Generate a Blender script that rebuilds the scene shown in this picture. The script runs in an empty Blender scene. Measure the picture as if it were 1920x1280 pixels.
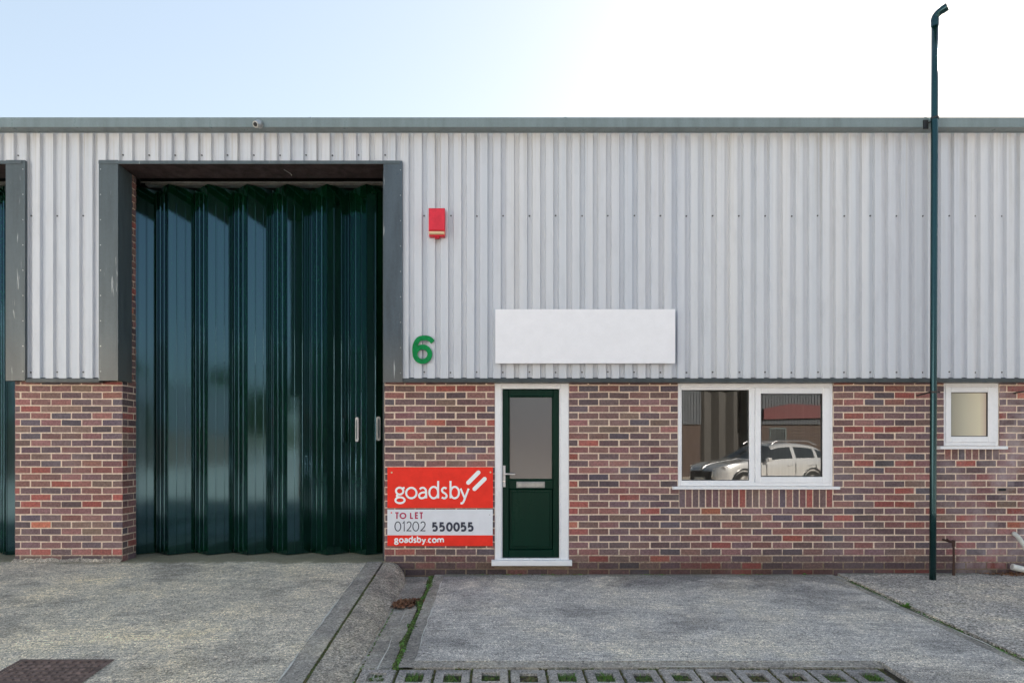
import bpy, math, random
from mathutils import Vector, Matrix, noise
S = bpy.context.scene
COL = S.collection
R = math.radians
random.seed(7)

# ------------------------------------------------------------------ camera
CD, CH, F = 7.1, 1.376, 1207.0          # distance to the brick face, eye height over the wall foot, focal length (1920 px wide)
cam_data = bpy.data.cameras.new('camera')
cam_data.sensor_width = 36.0
cam_data.lens = F / 1920 * 36.0
cam_data.shift_x = 30 / 1920
cam_data.shift_y = 202 / 1920
cam_data.clip_start = 0.05
cam_data.clip_end = 2000
cam = bpy.data.objects.new('camera', cam_data)
COL.objects.link(cam)
cam.location = (0, -CD, CH)
cam.rotation_euler = (R(90), 0, 0)
S.camera = cam

# ------------------------------------------------------------------ sky, sun, exposure
SUN_EL, SUN_AZ = 27.0, 38.0             # azimuth from +Y (behind the unit) towards +X
world = bpy.data.worlds.new('World')
S.world = world
world.use_nodes = True
wn, wl = world.node_tree.nodes, world.node_tree.links
bg = wn['Background']
sky = wn.new('ShaderNodeTexSky')
sky.sky_type = 'NISHITA'
sky.sun_disc = False
sky.sun_elevation = R(SUN_EL)
sky.sun_rotation = R(SUN_AZ)
sky.air_density = 1.0
sky.dust_density = 0.6
sky.ozone_density = 1.6
# the photograph is an exposure blend: bright and dim parts of the sky sit close together
wm = wn.new('ShaderNodeVectorMath'); wm.operation = 'MULTIPLY'; wm.inputs[1].default_value = (.345, .30, .255)
wg = wn.new('ShaderNodeGamma'); wg.inputs[1].default_value = .46
ws = wn.new('ShaderNodeVectorMath'); ws.operation = 'SCALE'; ws.inputs['Scale'].default_value = 2.9
wl.new(sky.outputs[0], wm.inputs[0]); wl.new(wm.outputs[0], wg.inputs[0]); wl.new(wg.outputs[0], ws.inputs[0]); wh = wn.new('ShaderNodeHueSaturation'); wh.inputs['Saturation'].default_value = 1.3
wl.new(ws.outputs[0], wh.inputs['Color']); wl.new(wh.outputs[0], bg.inputs[0])
bg.inputs[1].default_value = 0.061
sd = bpy.data.lights.new('sun', 'SUN')
sd.energy = 5.0
sd.angle = R(0.5)
sd.color = (1.0, 0.93, 0.82)
sun = bpy.data.objects.new('sun', sd)
COL.objects.link(sun)
tosun = Vector((math.sin(R(SUN_AZ)) * math.cos(R(SUN_EL)), math.cos(R(SUN_AZ)) * math.cos(R(SUN_EL)), math.sin(R(SUN_EL))))
sun.rotation_euler = tosun.to_track_quat('Z', 'Y').to_euler()
sun.location = tosun * 60
S.view_settings.view_transform = 'Standard'
S.view_settings.look = 'None'
S.view_settings.gamma = 1
S.view_settings.exposure = 2.55
S.cycles.use_denoising = True
S.cycles.max_bounces = 8
S.cycles.sample_clamp_indirect = 8

# ------------------------------------------------------------------ helpers
def wx(px, Y=0.0): return (px - 930) * (CD + Y) / F
def wz(py, Y=0.0): return CH + (842 - py) * (CD + Y) / F

class MB:
    """collects faces, builds ONE mesh object"""
    def __init__(s): s.v = []; s.f = []; s.m = []; s.c = []
    def face(s, pts, m=0, c=None):
        i = len(s.v); s.v += [tuple(p) for p in pts]
        s.f.append(tuple(range(i, i + len(pts)))); s.m.append(m); s.c.append(c)
    def box(s, x0, x1, y0, y1, z0, z1, m=0, c=None, j=0.0):
        P = [(x, y, z) for x in (x0, x1) for y in (y0, y1) for z in (z0, z1)]
        if j: P = [tuple(a + random.uniform(-j, j) for a in p) for p in P]
        i = len(s.v); s.v += P
        for q in ((0, 1, 3, 2), (4, 6, 7, 5), (0, 4, 5, 1), (2, 3, 7, 6), (0, 2, 6, 4), (1, 5, 7, 3)):
            s.f.append(tuple(i + a for a in q)); s.m.append(m); s.c.append(c)
    def cbox(s, x0, x1, y0, y1, z0, z1, b=0.003, m=0):
        """box with a chamfer on its front (-Y) face"""
        A = [(x0, z0), (x1, z0), (x1, z1), (x0, z1)]
        B = [(x0 + b, z0 + b), (x1 - b, z0 + b), (x1 - b, z1 - b), (x0 + b, z1 - b)]
        i = len(s.v)
        s.v += [(x, y1, z) for x, z in A] + [(x, y0 + b, z) for x, z in A] + [(x, y0, z) for x, z in B]
        fs = [(3, 2, 1, 0), (8, 9, 10, 11)]
        for k in range(4):
            l = (k + 1) % 4
            fs += [(k, l, 4 + l, 4 + k), (4 + k, 4 + l, 8 + l, 8 + k)]
        for q in fs:
            s.f.append(tuple(i + a for a in q)); s.m.append(m); s.c.append(None)
    def tube(s, pts, r, n=12, m=0, cap=True):
        pts = [Vector(p) for p in pts]
        rr = r if isinstance(r, (list, tuple)) else [r] * len(pts)
        rings = []; up = None
        for k, p in enumerate(pts):
            t = (pts[min(k + 1, len(pts) - 1)] - pts[max(k - 1, 0)]).normalized()
            if up is None: up = Vector((0, 0, 1)) if abs(t.z) < .9 else Vector((1, 0, 0))
            a = t.cross(up).normalized(); up = a.cross(t).normalized()
            rings.append([p + (a * math.cos(2 * math.pi * i / n) + up * math.sin(2 * math.pi * i / n)) * rr[k] for i in range(n)])
        b = len(s.v)
        for g in rings: s.v += [tuple(q) for q in g]
        for k in range(len(rings) - 1):
            for i in range(n):
                j = (i + 1) % n
                s.f.append((b + k * n + i, b + k * n + j, b + (k + 1) * n + j, b + (k + 1) * n + i)); s.m.append(m); s.c.append(None)
        if cap:
            s.f.append(tuple(b + i for i in reversed(range(n)))); s.m.append(m); s.c.append(None)
            s.f.append(tuple(b + (len(rings) - 1) * n + i for i in range(n))); s.m.append(m); s.c.append(None)
    def disc(s, c, r, n=10, m=0, ax='y', h=0.0):
        """a short round plug standing proud of a wall, facing -Y"""
        a = [(c[0] + r * math.cos(2 * math.pi * i / n), c[1], c[2] + r * math.sin(2 * math.pi * i / n)) for i in range(n)]
        b = [(x * .0 + x, y - h, z) for x, y, z in a]
        i0 = len(s.v); s.v += a + b
        s.f.append(tuple(i0 + n + i for i in range(n))); s.m.append(m); s.c.append(None)
        if h:
            for i in range(n):
                j = (i + 1) % n
                s.f.append((i0 + i, i0 + j, i0 + n + j, i0 + n + i)); s.m.append(m); s.c.append(None)
    def build(s, name, mats, parent=None, smooth=False, bevel=0.0):
        me = bpy.data.meshes.new(name)
        me.from_pydata(s.v, [], s.f)
        if not isinstance(mats, (list, tuple)): mats = [mats]
        for m in mats: me.materials.append(m)
        me.polygons.foreach_set('material_index', s.m)
        if any(c is not None for c in s.c):
            at = me.color_attributes.new('tone', 'FLOAT_COLOR', 'CORNER')
            for p, c in zip(me.polygons, s.c):
                for li in p.loop_indices: at.data[li].color = (*(c or (0.3, 0.3, 0.3)), 1)
        if smooth: me.polygons.foreach_set('use_smooth', [True] * len(me.polygons))
        me.update()
        o = bpy.data.objects.new(name, me)
        COL.objects.link(o)
        if parent:
            o.parent = parent
        if bevel:
            b = o.modifiers.new('bevel', 'BEVEL'); b.width = bevel; b.segments = 2; b.limit_method = 'ANGLE'
        return o

def empty(name, loc=(0, 0, 0)):
    o = bpy.data.objects.new(name, None); COL.objects.link(o); o.location = loc; o.empty_display_size = .2
    return o
def tag(o, label, cat, group=None):
    o['label'] = label; o['category'] = cat
    if group: o['group'] = group
    return o
def structure(o): o['kind'] = 'structure'; return o
def stuff(o, label, cat): o['kind'] = 'stuff'; o['label'] = label; o['category'] = cat; return o

# ------------------------------------------------------------------ materials
def mat(name, col, rough=.5, metal=0.0, spec=.5, coat=0.0, ior=1.5):
    m = bpy.data.materials.new(name); m.use_nodes = True
    b = m.node_tree.nodes['Principled BSDF']
    b.inputs['Base Color'].default_value = (*col, 1); b.inputs['Roughness'].default_value = rough
    b.inputs['Metallic'].default_value = metal; b.inputs['Specular IOR Level'].default_value = spec
    b.inputs['Coat Weight'].default_value = coat; b.inputs['IOR'].default_value = ior
    b.inputs['Coat Roughness'].default_value = .05
    return m
class NT:
    def __init__(s, m):
        s.n, s.l = m.node_tree.nodes, m.node_tree.links
        s.b = s.n['Principled BSDF']
        s.tc = s.n.new('ShaderNodeTexCoord')
    def map(s, scale=(1, 1, 1), loc=(0, 0, 0)):
        g = s.n.new('ShaderNodeMapping'); g.inputs['Scale'].default_value = scale; g.inputs['Location'].default_value = loc
        s.l.new(s.tc.outputs['Object'], g.inputs['Vector']); return g.outputs[0]
    def noise(s, vec, scale, detail=4, rough=.6):
        t = s.n.new('ShaderNodeTexNoise'); t.inputs['Scale'].default_value = scale; t.inputs['Detail'].default_value = detail
        t.inputs['Roughness'].default_value = rough; s.l.new(vec, t.inputs['Vector']); return t.outputs['Fac']
    def vor(s, vec, scale, out='Color'):
        t = s.n.new('ShaderNodeTexVoronoi'); t.inputs['Scale'].default_value = scale; s.l.new(vec, t.inputs['Vector']); return t.outputs[out]
    def ramp(s, fac, stops, interp='LINEAR'):
        r = s.n.new('ShaderNodeValToRGB'); r.color_ramp.interpolation = interp
        e = r.color_ramp.elements
        while len(e) < len(stops): e.new(.5)
        for q, (p, c) in zip(e, stops):
            q.position = p; q.color = (*(c if isinstance(c, tuple) else (c, c, c)), 1)
        s.l.new(fac, r.inputs[0]); return r.outputs[0]
    def mix(s, a, b, fac, mode='MIX'):
        g = s.n.new('ShaderNodeMix'); g.data_type = 'RGBA'; g.blend_type = mode
        for sock, v in ((g.inputs[6], a), (g.inputs[7], b)):
            if isinstance(v, tuple): sock.default_value = (*v, 1)
            else: s.l.new(v, sock)
        if isinstance(fac, (int, float)): g.inputs[0].default_value = fac
        else: s.l.new(fac, g.inputs[0])
        return g.outputs[2]
    def math(s, op, a, b=0.0):
        g = s.n.new('ShaderNodeMath'); g.operation = op
        for sock, v in ((g.inputs[0], a), (g.inputs[1], b)):
            if isinstance(v, (int, float)): sock.default_value = v
            else: s.l.new(v, sock)
        return g.outputs[0]
    def sep(s, vec):
        g = s.n.new('ShaderNodeSeparateXYZ'); s.l.new(vec, g.inputs[0]); return g.outputs
    def bump(s, h, strength=.5, dist=.01, prev=None):
        g = s.n.new('ShaderNodeBump'); g.inputs['Strength'].default_value = strength; g.inputs['Distance'].default_value = dist
        s.l.new(h, g.inputs['Height'])
        if prev: s.l.new(prev, g.inputs['Normal'])
        return g.outputs[0]
    def color(s, c): s.l.new(c, s.b.inputs['Base Color'])
    def rough(s, c): s.l.new(c, s.b.inputs['Roughness'])
    def normal(s, c): s.l.new(c, s.b.inputs['Normal'])

def worn(name, col, rough=.4, var=.12, scale=3.0, streak=True, spec=.5, coat=0., bump=0.0, ior=1.5, metal=0.):
    """painted metal / plastic with faint streaks and grime"""
    m = mat(name, col, rough, metal, spec, coat, ior); t = NT(m)
    n1 = t.noise(t.map((1, 1, .12 if streak else 1)), scale * 3, 5)
    n2 = t.noise(t.map(), scale * 14, 6, .7)
    f = t.math('ADD', t.math('MULTIPLY', n1, .7), t.math('MULTIPLY', n2, .3))
    d = tuple(c * (1 - 2 * var) for c in col); e = tuple(min(1, c * (1 + 1.6 * var)) for c in col)
    t.color(t.ramp(f, [(.3, d), (.7, e)]))
    t.rough(t.ramp(f, [(.3, min(1, rough * 1.3)), (.7, rough * .8)]))
    if bump: t.normal(t.bump(n2, .3, bump))
    return m

# brick: each brick carries its own fired colour
M_brick = mat('brick_face', (.2, .1, .09), .85); t = NT(M_brick)
att = t.n.new('ShaderNodeAttribute'); att.attribute_name = 'tone'
nb = t.noise(t.map((1, 1, 1)), 38, 6, .75); nb2 = t.noise(t.map((1, 1, 2.5)), 90, 4, .7)
c = t.mix(att.outputs['Color'], t.ramp(nb, [(.32, .5), (.5, 1.0), (.68, 1.6)]), .8, 'MULTIPLY')
c = t.mix(c, t.ramp(nb2, [(.3, .7), (.6, 1.15)]), .7, 'MULTIPLY')
# lime bloom low down and at the right end of the wall
px_ = t.sep(t.map()); bl = t.noise(t.map((1, 1, .7)), 2.2, 5, .65)
side = t.ramp(t.math('MULTIPLY', t.math('SUBTRACT', px_[0], 4.7), .9), [(0, 0.0), (.9, .62)])
side2 = t.ramp(t.math('MULTIPLY', px_[2], .5), [(.1, .25), (.6, .55), (.95, .2)])
fac = t.math('MULTIPLY', t.ramp(bl, [(.45, 0.0), (.68, 1.0)]), t.math('ADD', side, t.math('MULTIPLY', side2, .35)))
c = t.mix(c, (.42, .36, .38), fac)
t.color(c); t.normal(t.bump(nb, .8, .004, t.bump(nb2, .5, .002)))
M_mortar = mat('mortar', (.5, .4, .31), .95); t = NT(M_mortar)
n = t.noise(t.map(), 30, 6, .7); z = t.sep(t.map())[2]
c = t.ramp(n, [(.3, (.52, .41, .32)), (.55, (.78, .63, .50)), (.75, (.87, .74, .62))])
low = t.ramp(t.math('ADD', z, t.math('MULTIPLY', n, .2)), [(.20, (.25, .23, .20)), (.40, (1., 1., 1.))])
t.color(t.mix(c, low, 1.0, 'MULTIPLY')); t.normal(t.bump(n, .9, .006))

M_clad = mat('cladding_sheet', (.5, .5, .53), .38, spec=.5); t = NT(M_clad)
n1 = t.noise(t.map((7.2, 1, .06)), 1.0, 3); n2 = t.noise(t.map((1, 1, .25)), 9, 6, .7); n3 = t.noise(t.map(), 45, 3)
c = t.ramp(n1, [(.3, (.51, .545, .605)), (.5, (.57, .59, .635)), (.7, (.60, .61, .64))])
c = t.mix(c, t.ramp(n2, [(.28, .86), (.5, 1.0)]), .6, 'MULTIPLY')
c = t.mix(c, t.ramp(n3, [(.25, (.75, .68, .6)), (.33, (1, 1, 1))]), .35, 'MULTIPLY')
fl = t.math('FLOOR', t.math('MULTIPLY', t.math('SUBTRACT', t.sep(t.map())[0], .12), .997))
wv = t.n.new('ShaderNodeTexWhiteNoise'); wv.noise_dimensions = '1D'; t.l.new(fl, wv.inputs['W'])
c = t.mix(c, t.ramp(wv.outputs['Value'], [(0, (.95, .955, .97)), (1, (1.03, 1.02, 1.0))]), 1.0, 'MULTIPLY')
stk = t.noise(t.map((26, 1, .35)), 1.0, 4, .7); top_ = t.sep(t.map())[2]
run = t.math('MULTIPLY', t.ramp(stk, [(.52, 0.0), (.72, 1.0)]), t.ramp(t.math('MULTIPLY', t.math('SUBTRACT', 5.0, top_), .55), [(0, 1.0), (.8, .12), (1, .05)]))
c = t.mix(c, (.33, .30, .24), t.math('MULTIPLY', run, .55))
t.color(c); t.rough(t.ramp(n2, [(.3, .5), (.7, .34)]))
M_flash = worn('grey_green_flashing', (.068, .088, .098), .35, .16)
def scuffed(m, seed):
    t = NT(m); src = m.node_tree.nodes['Principled BSDF'].inputs['Base Color'].links[0].from_socket
    a = t.noise(t.map((9, 1, .9), (seed, 0, seed)), 2.6, 2, .5); b = t.noise(t.map((40, 1, 2.2), (seed, 0, 0)), 1.7, 3, .6)
    k = t.math('MULTIPLY', t.ramp(a, [(.66, 0.0), (.70, 1.0)]), t.ramp(b, [(.5, 0.0), (.6, 1.0)]))
    low_ = t.ramp(t.math('MULTIPLY', t.math('SUBTRACT', t.sep(t.map())[2], 2.1), .9), [(0, .4), (.5, 0.0)])
    c = t.mix(t.mix(src, (.16, .14, .11), low_), (.42, .44, .44), t.math('MULTIPLY', k, .8)); t.color(c)
scuffed(M_flash, 3.1)
M_flash_dark = worn('dark_flashing', (.03, .042, .048), .4, .2)
M_gutter = worn('gutter_steel', (.17, .215, .225), .3, .12)
M_soffit = worn('soffit_board', (.055, .035, .035), .6, .3)
M_void = mat('dark_recess', (.012, .014, .016), .8)
M_upvc = worn('white_upvc', (.80, .80, .82), .28, .03, streak=False)
M_seal = mat('black_gasket', (.02, .02, .022), .5)
M_green = mat('green_door_paint', (.001, .03, .011), .12, spec=.5, ior=2.2)
M_green.node_tree.nodes['Principled BSDF'].inputs['Specular Tint'].default_value = (.34, .60, .80, 1); t = NT(M_green)
n1 = t.noise(t.map((6, 6, .25)), 2.2, 4); n2 = t.noise(t.map((1, 1, 1)), 60, 3)
t.color(t.mix(t.ramp(n1, [(.3, (.0008, .010, .004)), (.7, (.0014, .019, .007))]), t.ramp(n2, [(.24, (3., 3., 3.)), (.27, (1, 1, 1))]), .5, 'MULTIPLY'))
t.rough(t.ramp(n1, [(.3, .10), (.7, .05)]))
t.normal(t.bump(t.noise(t.map((3, 3, .8)), 2.5, 2), .07, .004, t.bump(t.noise(t.map((.6, .6, 1.5)), 60, 2), .12, .0006)))
M_doorgreen = worn('green_upvc', (.002, .024, .015), .3, .12, spec=.13)
M_pipe = worn('green_pipe_plastic', (.003, .018, .015), .16, .15, ior=2.0)
M_pipe.node_tree.nodes['Principled BSDF'].inputs['Specular Tint'].default_value = (.24, .44, .54, 1)
M_galv = worn('galvanised_steel', (.35, .36, .36), .35, .2, metal=.8)
M_chrome = mat('brushed_chrome', (.75, .76, .78), .22, 1.0)
M_handle = worn('worn_white_handle', (.62, .58, .56), .35, .2)
M_red = worn('alarm_red', (.66, .035, .06), .35, .1, streak=False, spec=.2)
M_lens = worn('beige_lens', (.68, .5, .3), .35, .1, streak=False)
M_signred = worn('sign_red', (.86, .042, .026), .4, .05, streak=False, spec=.12)
M_signwhite = worn('sign_white', (.74, .75, .80), .4, .03, streak=False)
M_board = worn('blank_board_white', (.80, .80, .84), .35, .02, streak=False)
M_ink = mat('ink_navy', (.035, .04, .07), .5)
M_inkred = mat('ink_crimson', (.45, .012, .075), .5)
M_inkwhite = mat('ink_white', (.88, .88, .88), .5)
M_six = worn('number_green', (.0, .21, .055), .4, .25, scale=9, streak=False, spec=.15)
M_rust = worn('rust', (.07, .035, .025), .8, .3)
M_iron = worn('rusty_iron_cover', (.17, .115, .095), .75, .35, scale=8, streak=False)
M_dark = mat('black_plastic', (.012, .012, .014), .4)
M_screw = mat('screw_head', (.09, .085, .09), .4, .5)

def glass_mat(name, refl=.16, tint=(.8, .85, .85)):
    m = bpy.data.materials.new(name); m.use_nodes = True
    n, l = m.node_tree.nodes, m.node_tree.links
    n.remove(n['Principled BSDF'])
    tr = n.new('ShaderNodeBsdfTransparent'); tr.inputs[0].default_value = (*tint, 1)
    gl = n.new('ShaderNodeBsdfGlossy'); gl.inputs['Roughness'].default_value = .0
    lw = n.new('ShaderNodeFresnel'); lw.inputs[0].default_value = 1.52
    mm = n.new('ShaderNodeMath'); mm.operation = 'MULTIPLY_ADD'; mm.inputs[1].default_value = 2.2; mm.inputs[2].default_value = refl - .09
    mm.use_clamp = True
    mx = n.new('ShaderNodeMixShader')
    l.new(lw.outputs[0], mm.inputs[0]); l.new(mm.outputs[0], mx.inputs[0]); l.new(tr.outputs[0], mx.inputs[1]); l.new(gl.outputs[0], mx.inputs[2])
    l.new(mx.outputs[0], n['Material Output'].inputs[0])
    return m
M_glass = glass_mat('double_glazing', .13)
M_frost = mat('frosted_glass', (.07, .076, .085), .14, spec=.5, ior=1.9); t = NT(M_frost)
t.normal(t.bump(t.noise(t.map((1, 1, 1.6)), 70, 3), .35, .0022))
M_frost2 = mat('frosted_glass_painted_glow', (.50, .45, .34), .12, spec=.8); t = NT(M_frost2)
t.color(t.ramp(t.math('MULTIPLY', t.math('SUBTRACT', t.sep(t.map())[0], wx(1785)), 2.5), [(0, (.27, .26, .2)), (.45, (.48, .44, .33)), (.8, (.62, .56, .40)), (1, (.55, .42, .33))]))  # ramp paints the beige glow of interior light into the pane colour
t.normal(t.bump(t.noise(t.map(), 80, 3), .5, .003))

def concrete(name, base, light, dark, brush=True, fine=1.0, patch=None, cast=(1.09, 1.0, .93), damp=False):
    m = mat(name, base, .9); t = NT(m)
    v = t.map()
    base, light, dark = [tuple(a * b for a, b in zip(c_, cast)) for c_ in (base, light, dark)]
    sp = t.noise(v, 100 * fine, 4, .85)                                  # sand and small stones
    st = t.vor(v, 66 * fine)                                           # pebbles
    st_v = t.n.new('ShaderNodeRGBToBW'); t.l.new(st, st_v.inputs[0])
    med = t.noise(v, 9, 6, .65)
    big = t.noise(v, 1.15, 5, .6)
    c = t.ramp(sp, [(.38, dark), (.5, base), (.60, light)])
    c = t.mix(c, t.ramp(st_v.outputs[0], [(.18, (.30, .28, .27)), (.3, (.85, .85, .85)), (.62, (1.05, 1.04, 1.0)), (.8, (1.7, 1.65, 1.55))]), .5, 'MULTIPLY')
    if brush:
        br = t.noise(t.map((.9, 17, 1)), 5.5, 5, .8)
        c = t.mix(c, t.ramp(br, [(.36, .55), (.5, 1.0), (.62, 1.4)]), .75, 'MULTIPLY')
    c = t.mix(c, t.ramp(med, [(.3, .72), (.5, 1.0), (.7, 1.2)]), .7, 'MULTIPLY')
    c = t.mix(c, t.ramp(big, [(.32, (.62, .63, .66)), (.48, (.95, .96, .99)), (.66, (1.22, 1.18, 1.10))]), .8, 'MULTIPLY')
    stn = t.noise(t.map((1, 1.6, 1), (7, 3, 0)), .75, 6, .72)
    c = t.mix(c, t.ramp(stn, [(.40, (.55, .55, .57)), (.47, (.92, .92, .93)), (.56, (1.0, 1.0, 1.0)), (.66, (1.18, 1.16, 1.08))]), .75, 'MULTIPLY')
    spot = t.vor(t.map((1, 1, 1), (2, 5, 0)), 3.2, 'Distance')
    c = t.mix(c, t.ramp(spot, [(.035, (.45, .44, .43)), (.06, (1, 1, 1))]), .6, 'MULTIPLY')
    if damp:    # years of splash and damp off the wall have dirtied a ragged band of the slab
        q = t.ramp(t.math('ADD', t.math('MULTIPLY', t.sep(v)[1], -.55), t.math('MULTIPLY', t.noise(v, 1.3, 6, .75), 1.3)), [(.80, (.58, .58, .60)), (1.15, (1.04, 1.04, 1.04))])
        c = t.mix(c, q, 1.0, 'MULTIPLY')
    if patch:   # algae / damp where the slab meets the wall
        y = t.sep(v)[1]
        k = t.ramp(t.math('ADD', t.math('MULTIPLY', y, -2.4), t.math('MULTIPLY', t.noise(v, 3.5, 5, .7), .9)), [(.45, 1.0), (.72, 0.0)])
        c = t.mix(c, patch, t.math('MULTIPLY', k, .8))
    t.color(c)
    hb = t.bump(sp, .9, .006)
    if brush: hb = t.bump(br, .7, .01, hb)
    t.normal(hb)
    return m
M_ramp = concrete('ramp_concrete', (.60, .58, .50), (.98, .95, .86), (.21, .20, .17), True, 1.0, (.20, .185, .11), (1.09, 1.0, .91))
M_slab = concrete('slab_concrete', (.52, .50, .48), (.96, .94, .90), (.16, .157, .152), True, 1.2, (.17, .16, .11), (1.045, 1.0, .94), True)
M_slab2 = concrete('rough_slab', (.42, .41, .38), (.84, .83, .79), (.09, .09, .085), False, .62, (.12, .12, .09))
M_edge = concrete('trowelled_concrete', (.35, .345, .315), (.48, .48, .45), (.22, .22, .20), False, 1.0)
M_haunch = concrete('rough_concrete', (.36, .345, .30), (.64, .61, .54), (.12, .12, .105), False, .7)
M_paver = concrete('paver_concrete', (.33, .33, .325), (.5, .5, .49), (.15, .15, .15), False, 1.2)
M_yard = concrete('yard_surface', (.40, .385, .35), (.5, .48, .44), (.28, .27, .25), False, .5)
M_soil = mat('soil', (.035, .026, .016), .95); t = NT(M_soil)
n = t.noise(t.map(), 60, 5, .7); t.color(t.ramp(n, [(.35, (.015, .012, .008)), (.65, (.08, .06, .035))])); t.normal(t.bump(n, .8, .01))
def leafy(name, cols, rough=.7):
    m = mat(name, cols[0], rough); t = NT(m)
    n = t.noise(t.map(), 55, 3, .6)
    k = len(cols)
    t.color(t.ramp(n, [(.3 + .4 * i / (k - 1), c) for i, c in enumerate(cols)])); return m
M_moss = leafy('moss', [(.022, .032, .012), (.06, .085, .018), (.11, .15, .035)], .9); 
M_grass = leafy('grass', [(.035, .10, .012), (.09, .22, .03), (.16, .28, .05)])
M_drymoss = leafy('dry_moss', [(.05, .045, .025), (.11, .09, .035), (.08, .10, .03)], .9)
M_leaf = leafy('dead_leaves', [(.06, .028, .016), (.17, .075, .036), (.33, .18, .10)])
M_tree = leafy('tree_leaves', [(.02, .04, .012), (.05, .08, .02), (.09, .11, .035)])
M_bark = worn('bark', (.07, .055, .04), .9, .3)

# ------------------------------------------------------------------ the setting: ground
def extr(name, prof, x0, x1, m, nx=1, thick=None):
    """a sheet whose height follows prof = [(Y, z), ...] running from x0 to x1"""
    mb = MB()
    for i in range(nx):
        a, b = x0 + (x1 - x0) * i / nx, x0 + (x1 - x0) * (i + 1) / nx
        for (ya, za), (yb, zb) in zip(prof, prof[1:]):
            mb.face([(a, ya, za), (b, ya, za), (b, yb, zb), (a, yb, zb)])
    if thick:
        for X in (x0, x1):
            for (ya, za), (yb, zb) in zip(prof, prof[1:]):
                mb.face([(X, ya, za), (X, yb, zb), (X, yb, zb - thick), (X, ya, za - thick)])
        for Y, Z in (prof[0], prof[-1]):
            mb.face([(x0, Y, Z), (x1, Y, Z), (x1, Y, Z - thick), (x0, Y, Z - thick)])
    return structure(mb.build(name, m))
SL = .043
def gz(Y): return SL * Y
def rz(Y): return max(.141 + .092 * Y, -5.0) if Y > -4.2 else -.245
extr('ground', [(-600, .0), (-14, .0), (-9, -.22), (-6, -.30), (-2.6, -.20), (0, -.12), (600, -.12)], -600, 600, M_yard)
X_CR, X_HA, X_MO, X_RC = -1.243, -.945, -.69, 3.72
extr('concrete_ramp', [(-6, -.245), (-4.2, -.245), (0, .141), (2.0, .141)], -9.6, X_CR - .175, M_ramp, 1, .2)
extr('concrete_kerb', [(-6, -.243), (-4.2, -.243), (-.02, .142)], X_CR - .170, X_CR - .008, M_edge, 1, .2)
extr('concrete_ramp', [(-.014, .141), (2.0, .141)], X_CR - .175, X_CR + .02, M_ramp, 1, .2)
# haunch: falls from the kerb to the gully, with a rounded head at the wall
mb = MB(); NY, NX = 44, 12
def haunch_pt(i, j):
    Y = -6 + (6 - .02) * i / NY; u = j / NX
    X = X_CR + .012 + (X_HA - X_CR - .012) * u + random.uniform(-.003, .003)
    hi, lo = rz(Y) - .004, gz(Y) - .025
    k = 1 - (max(0, Y + .34) / .34) ** 2 * u ** 2 * .55
    X = X_CR + .012 + (X - X_CR - .012) * (1 if Y < -.34 else max(.75, 1 - .2 * ((Y + .34) / .34) ** 2))
    h = (1 - u ** (1.5 + 2.2 * max(0, 1 + Y / .5))) if Y > -2.5 else (1 - u ** 1.2)
    return (X, Y, max(lo, lo + (hi - lo) * h) + .006 * noise.noise(Vector((X * 9, Y * 9, 3))) - (.03 if j == NX else 0))
G = [[haunch_pt(i, j) for j in range(NX + 1)] for i in range(NY + 1)]
for i in range(NY):
    for j in range(NX):
        mb.face([G[i][j], G[i][j + 1], G[i + 1][j + 1], G[i + 1][j]])
structure(mb.build('concrete_haunch', M_haunch, smooth=True))
extr('drainage_channel', [(-6, gz(-6) - .03), (0, -.03)], X_HA - .25, X_MO - .035, M_edge, 1, .1)
extr('concrete_slab', [(-2.57, gz(-2.57)), (-.0, 0)], X_MO + .12, X_RC - .09, M_slab, 1, .15)
extr('slab_margin', [(-2.67, gz(-2.67) - .008), (-2.574, gz(-2.574) - .003)], X_MO + .015, 2.67, M_edge, 1, .15)
extr('slab_margin', [(-2.67, gz(-2.67) - .008), (-.0, -.004)], X_MO + .015, X_MO + .116, M_edge, 1, .15)
extr('slab_margin', [(-6, gz(-6) - .003), (-.0, -.003)], X_RC - .086, X_RC - .012, M_edge, 1, .15)
extr('concrete_slab', [(-6, gz(-6)), (-2.575, gz(-2.575))], 2.70, X_RC - .09, M_slab, 1, .15)
extr('concrete_slab', [(-6, gz(-6) + .004), (0, .012)], X_RC + .045, 9.5, M_slab2, 1, .15)
extr('joint_bed', [(-6, gz(-6) - .034), (0, -.034)], X_MO - .3, X_RC + .3, M_soil)

# worn pale arrises where the trowelled margins meet the brushed concrete
M_arris = worn('pale_arris', (.62, .60, .54), .9, .2)
mb = MB()
def arris(p, q, w, seed):
    n = int((Vector(q) - Vector(p)).length / .035); d = (Vector(q) - Vector(p)).normalized(); s_ = Vector((-d.y, d.x, 0)).normalized()
    for i in range(n):
        a, b = Vector(p).lerp(Vector(q), i / n), Vector(p).lerp(Vector(q), (i + 1) / n)
        f = lambda v: w * max(0, .45 + 1.5 * noise.noise(v * 3.1 + Vector((seed, 0, 0)))); g = lambda v: s_ * .012 * noise.noise(v * 5 + Vector((0, seed, 0)))
        if f(a) > .001 or f(b) > .001: mb.face([a + g(a) - s_ * f(a) * .5, a + g(a) + s_ * f(a) * .5, b + g(b) + s_ * f(b) * .5, b + g(b) - s_ * f(b) * .5])
arris((X_MO + .118, -2.57, gz(-2.57) + .003), (X_MO + .118, -.02, .002), .014, 3)
arris((X_MO + .118, -2.572, gz(-2.57) + .003), (2.6, -2.572, gz(-2.57) + .003), .012, 7)
arris((X_CR - .172, -4.2, rz(-4.19) + .006), (X_CR - .172, -.1, rz(-.1) + .006), .016, 11)
arris((X_RC - .014, -5, gz(-5) + .003), (X_RC - .014, -.1, .001), .014, 15)
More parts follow.
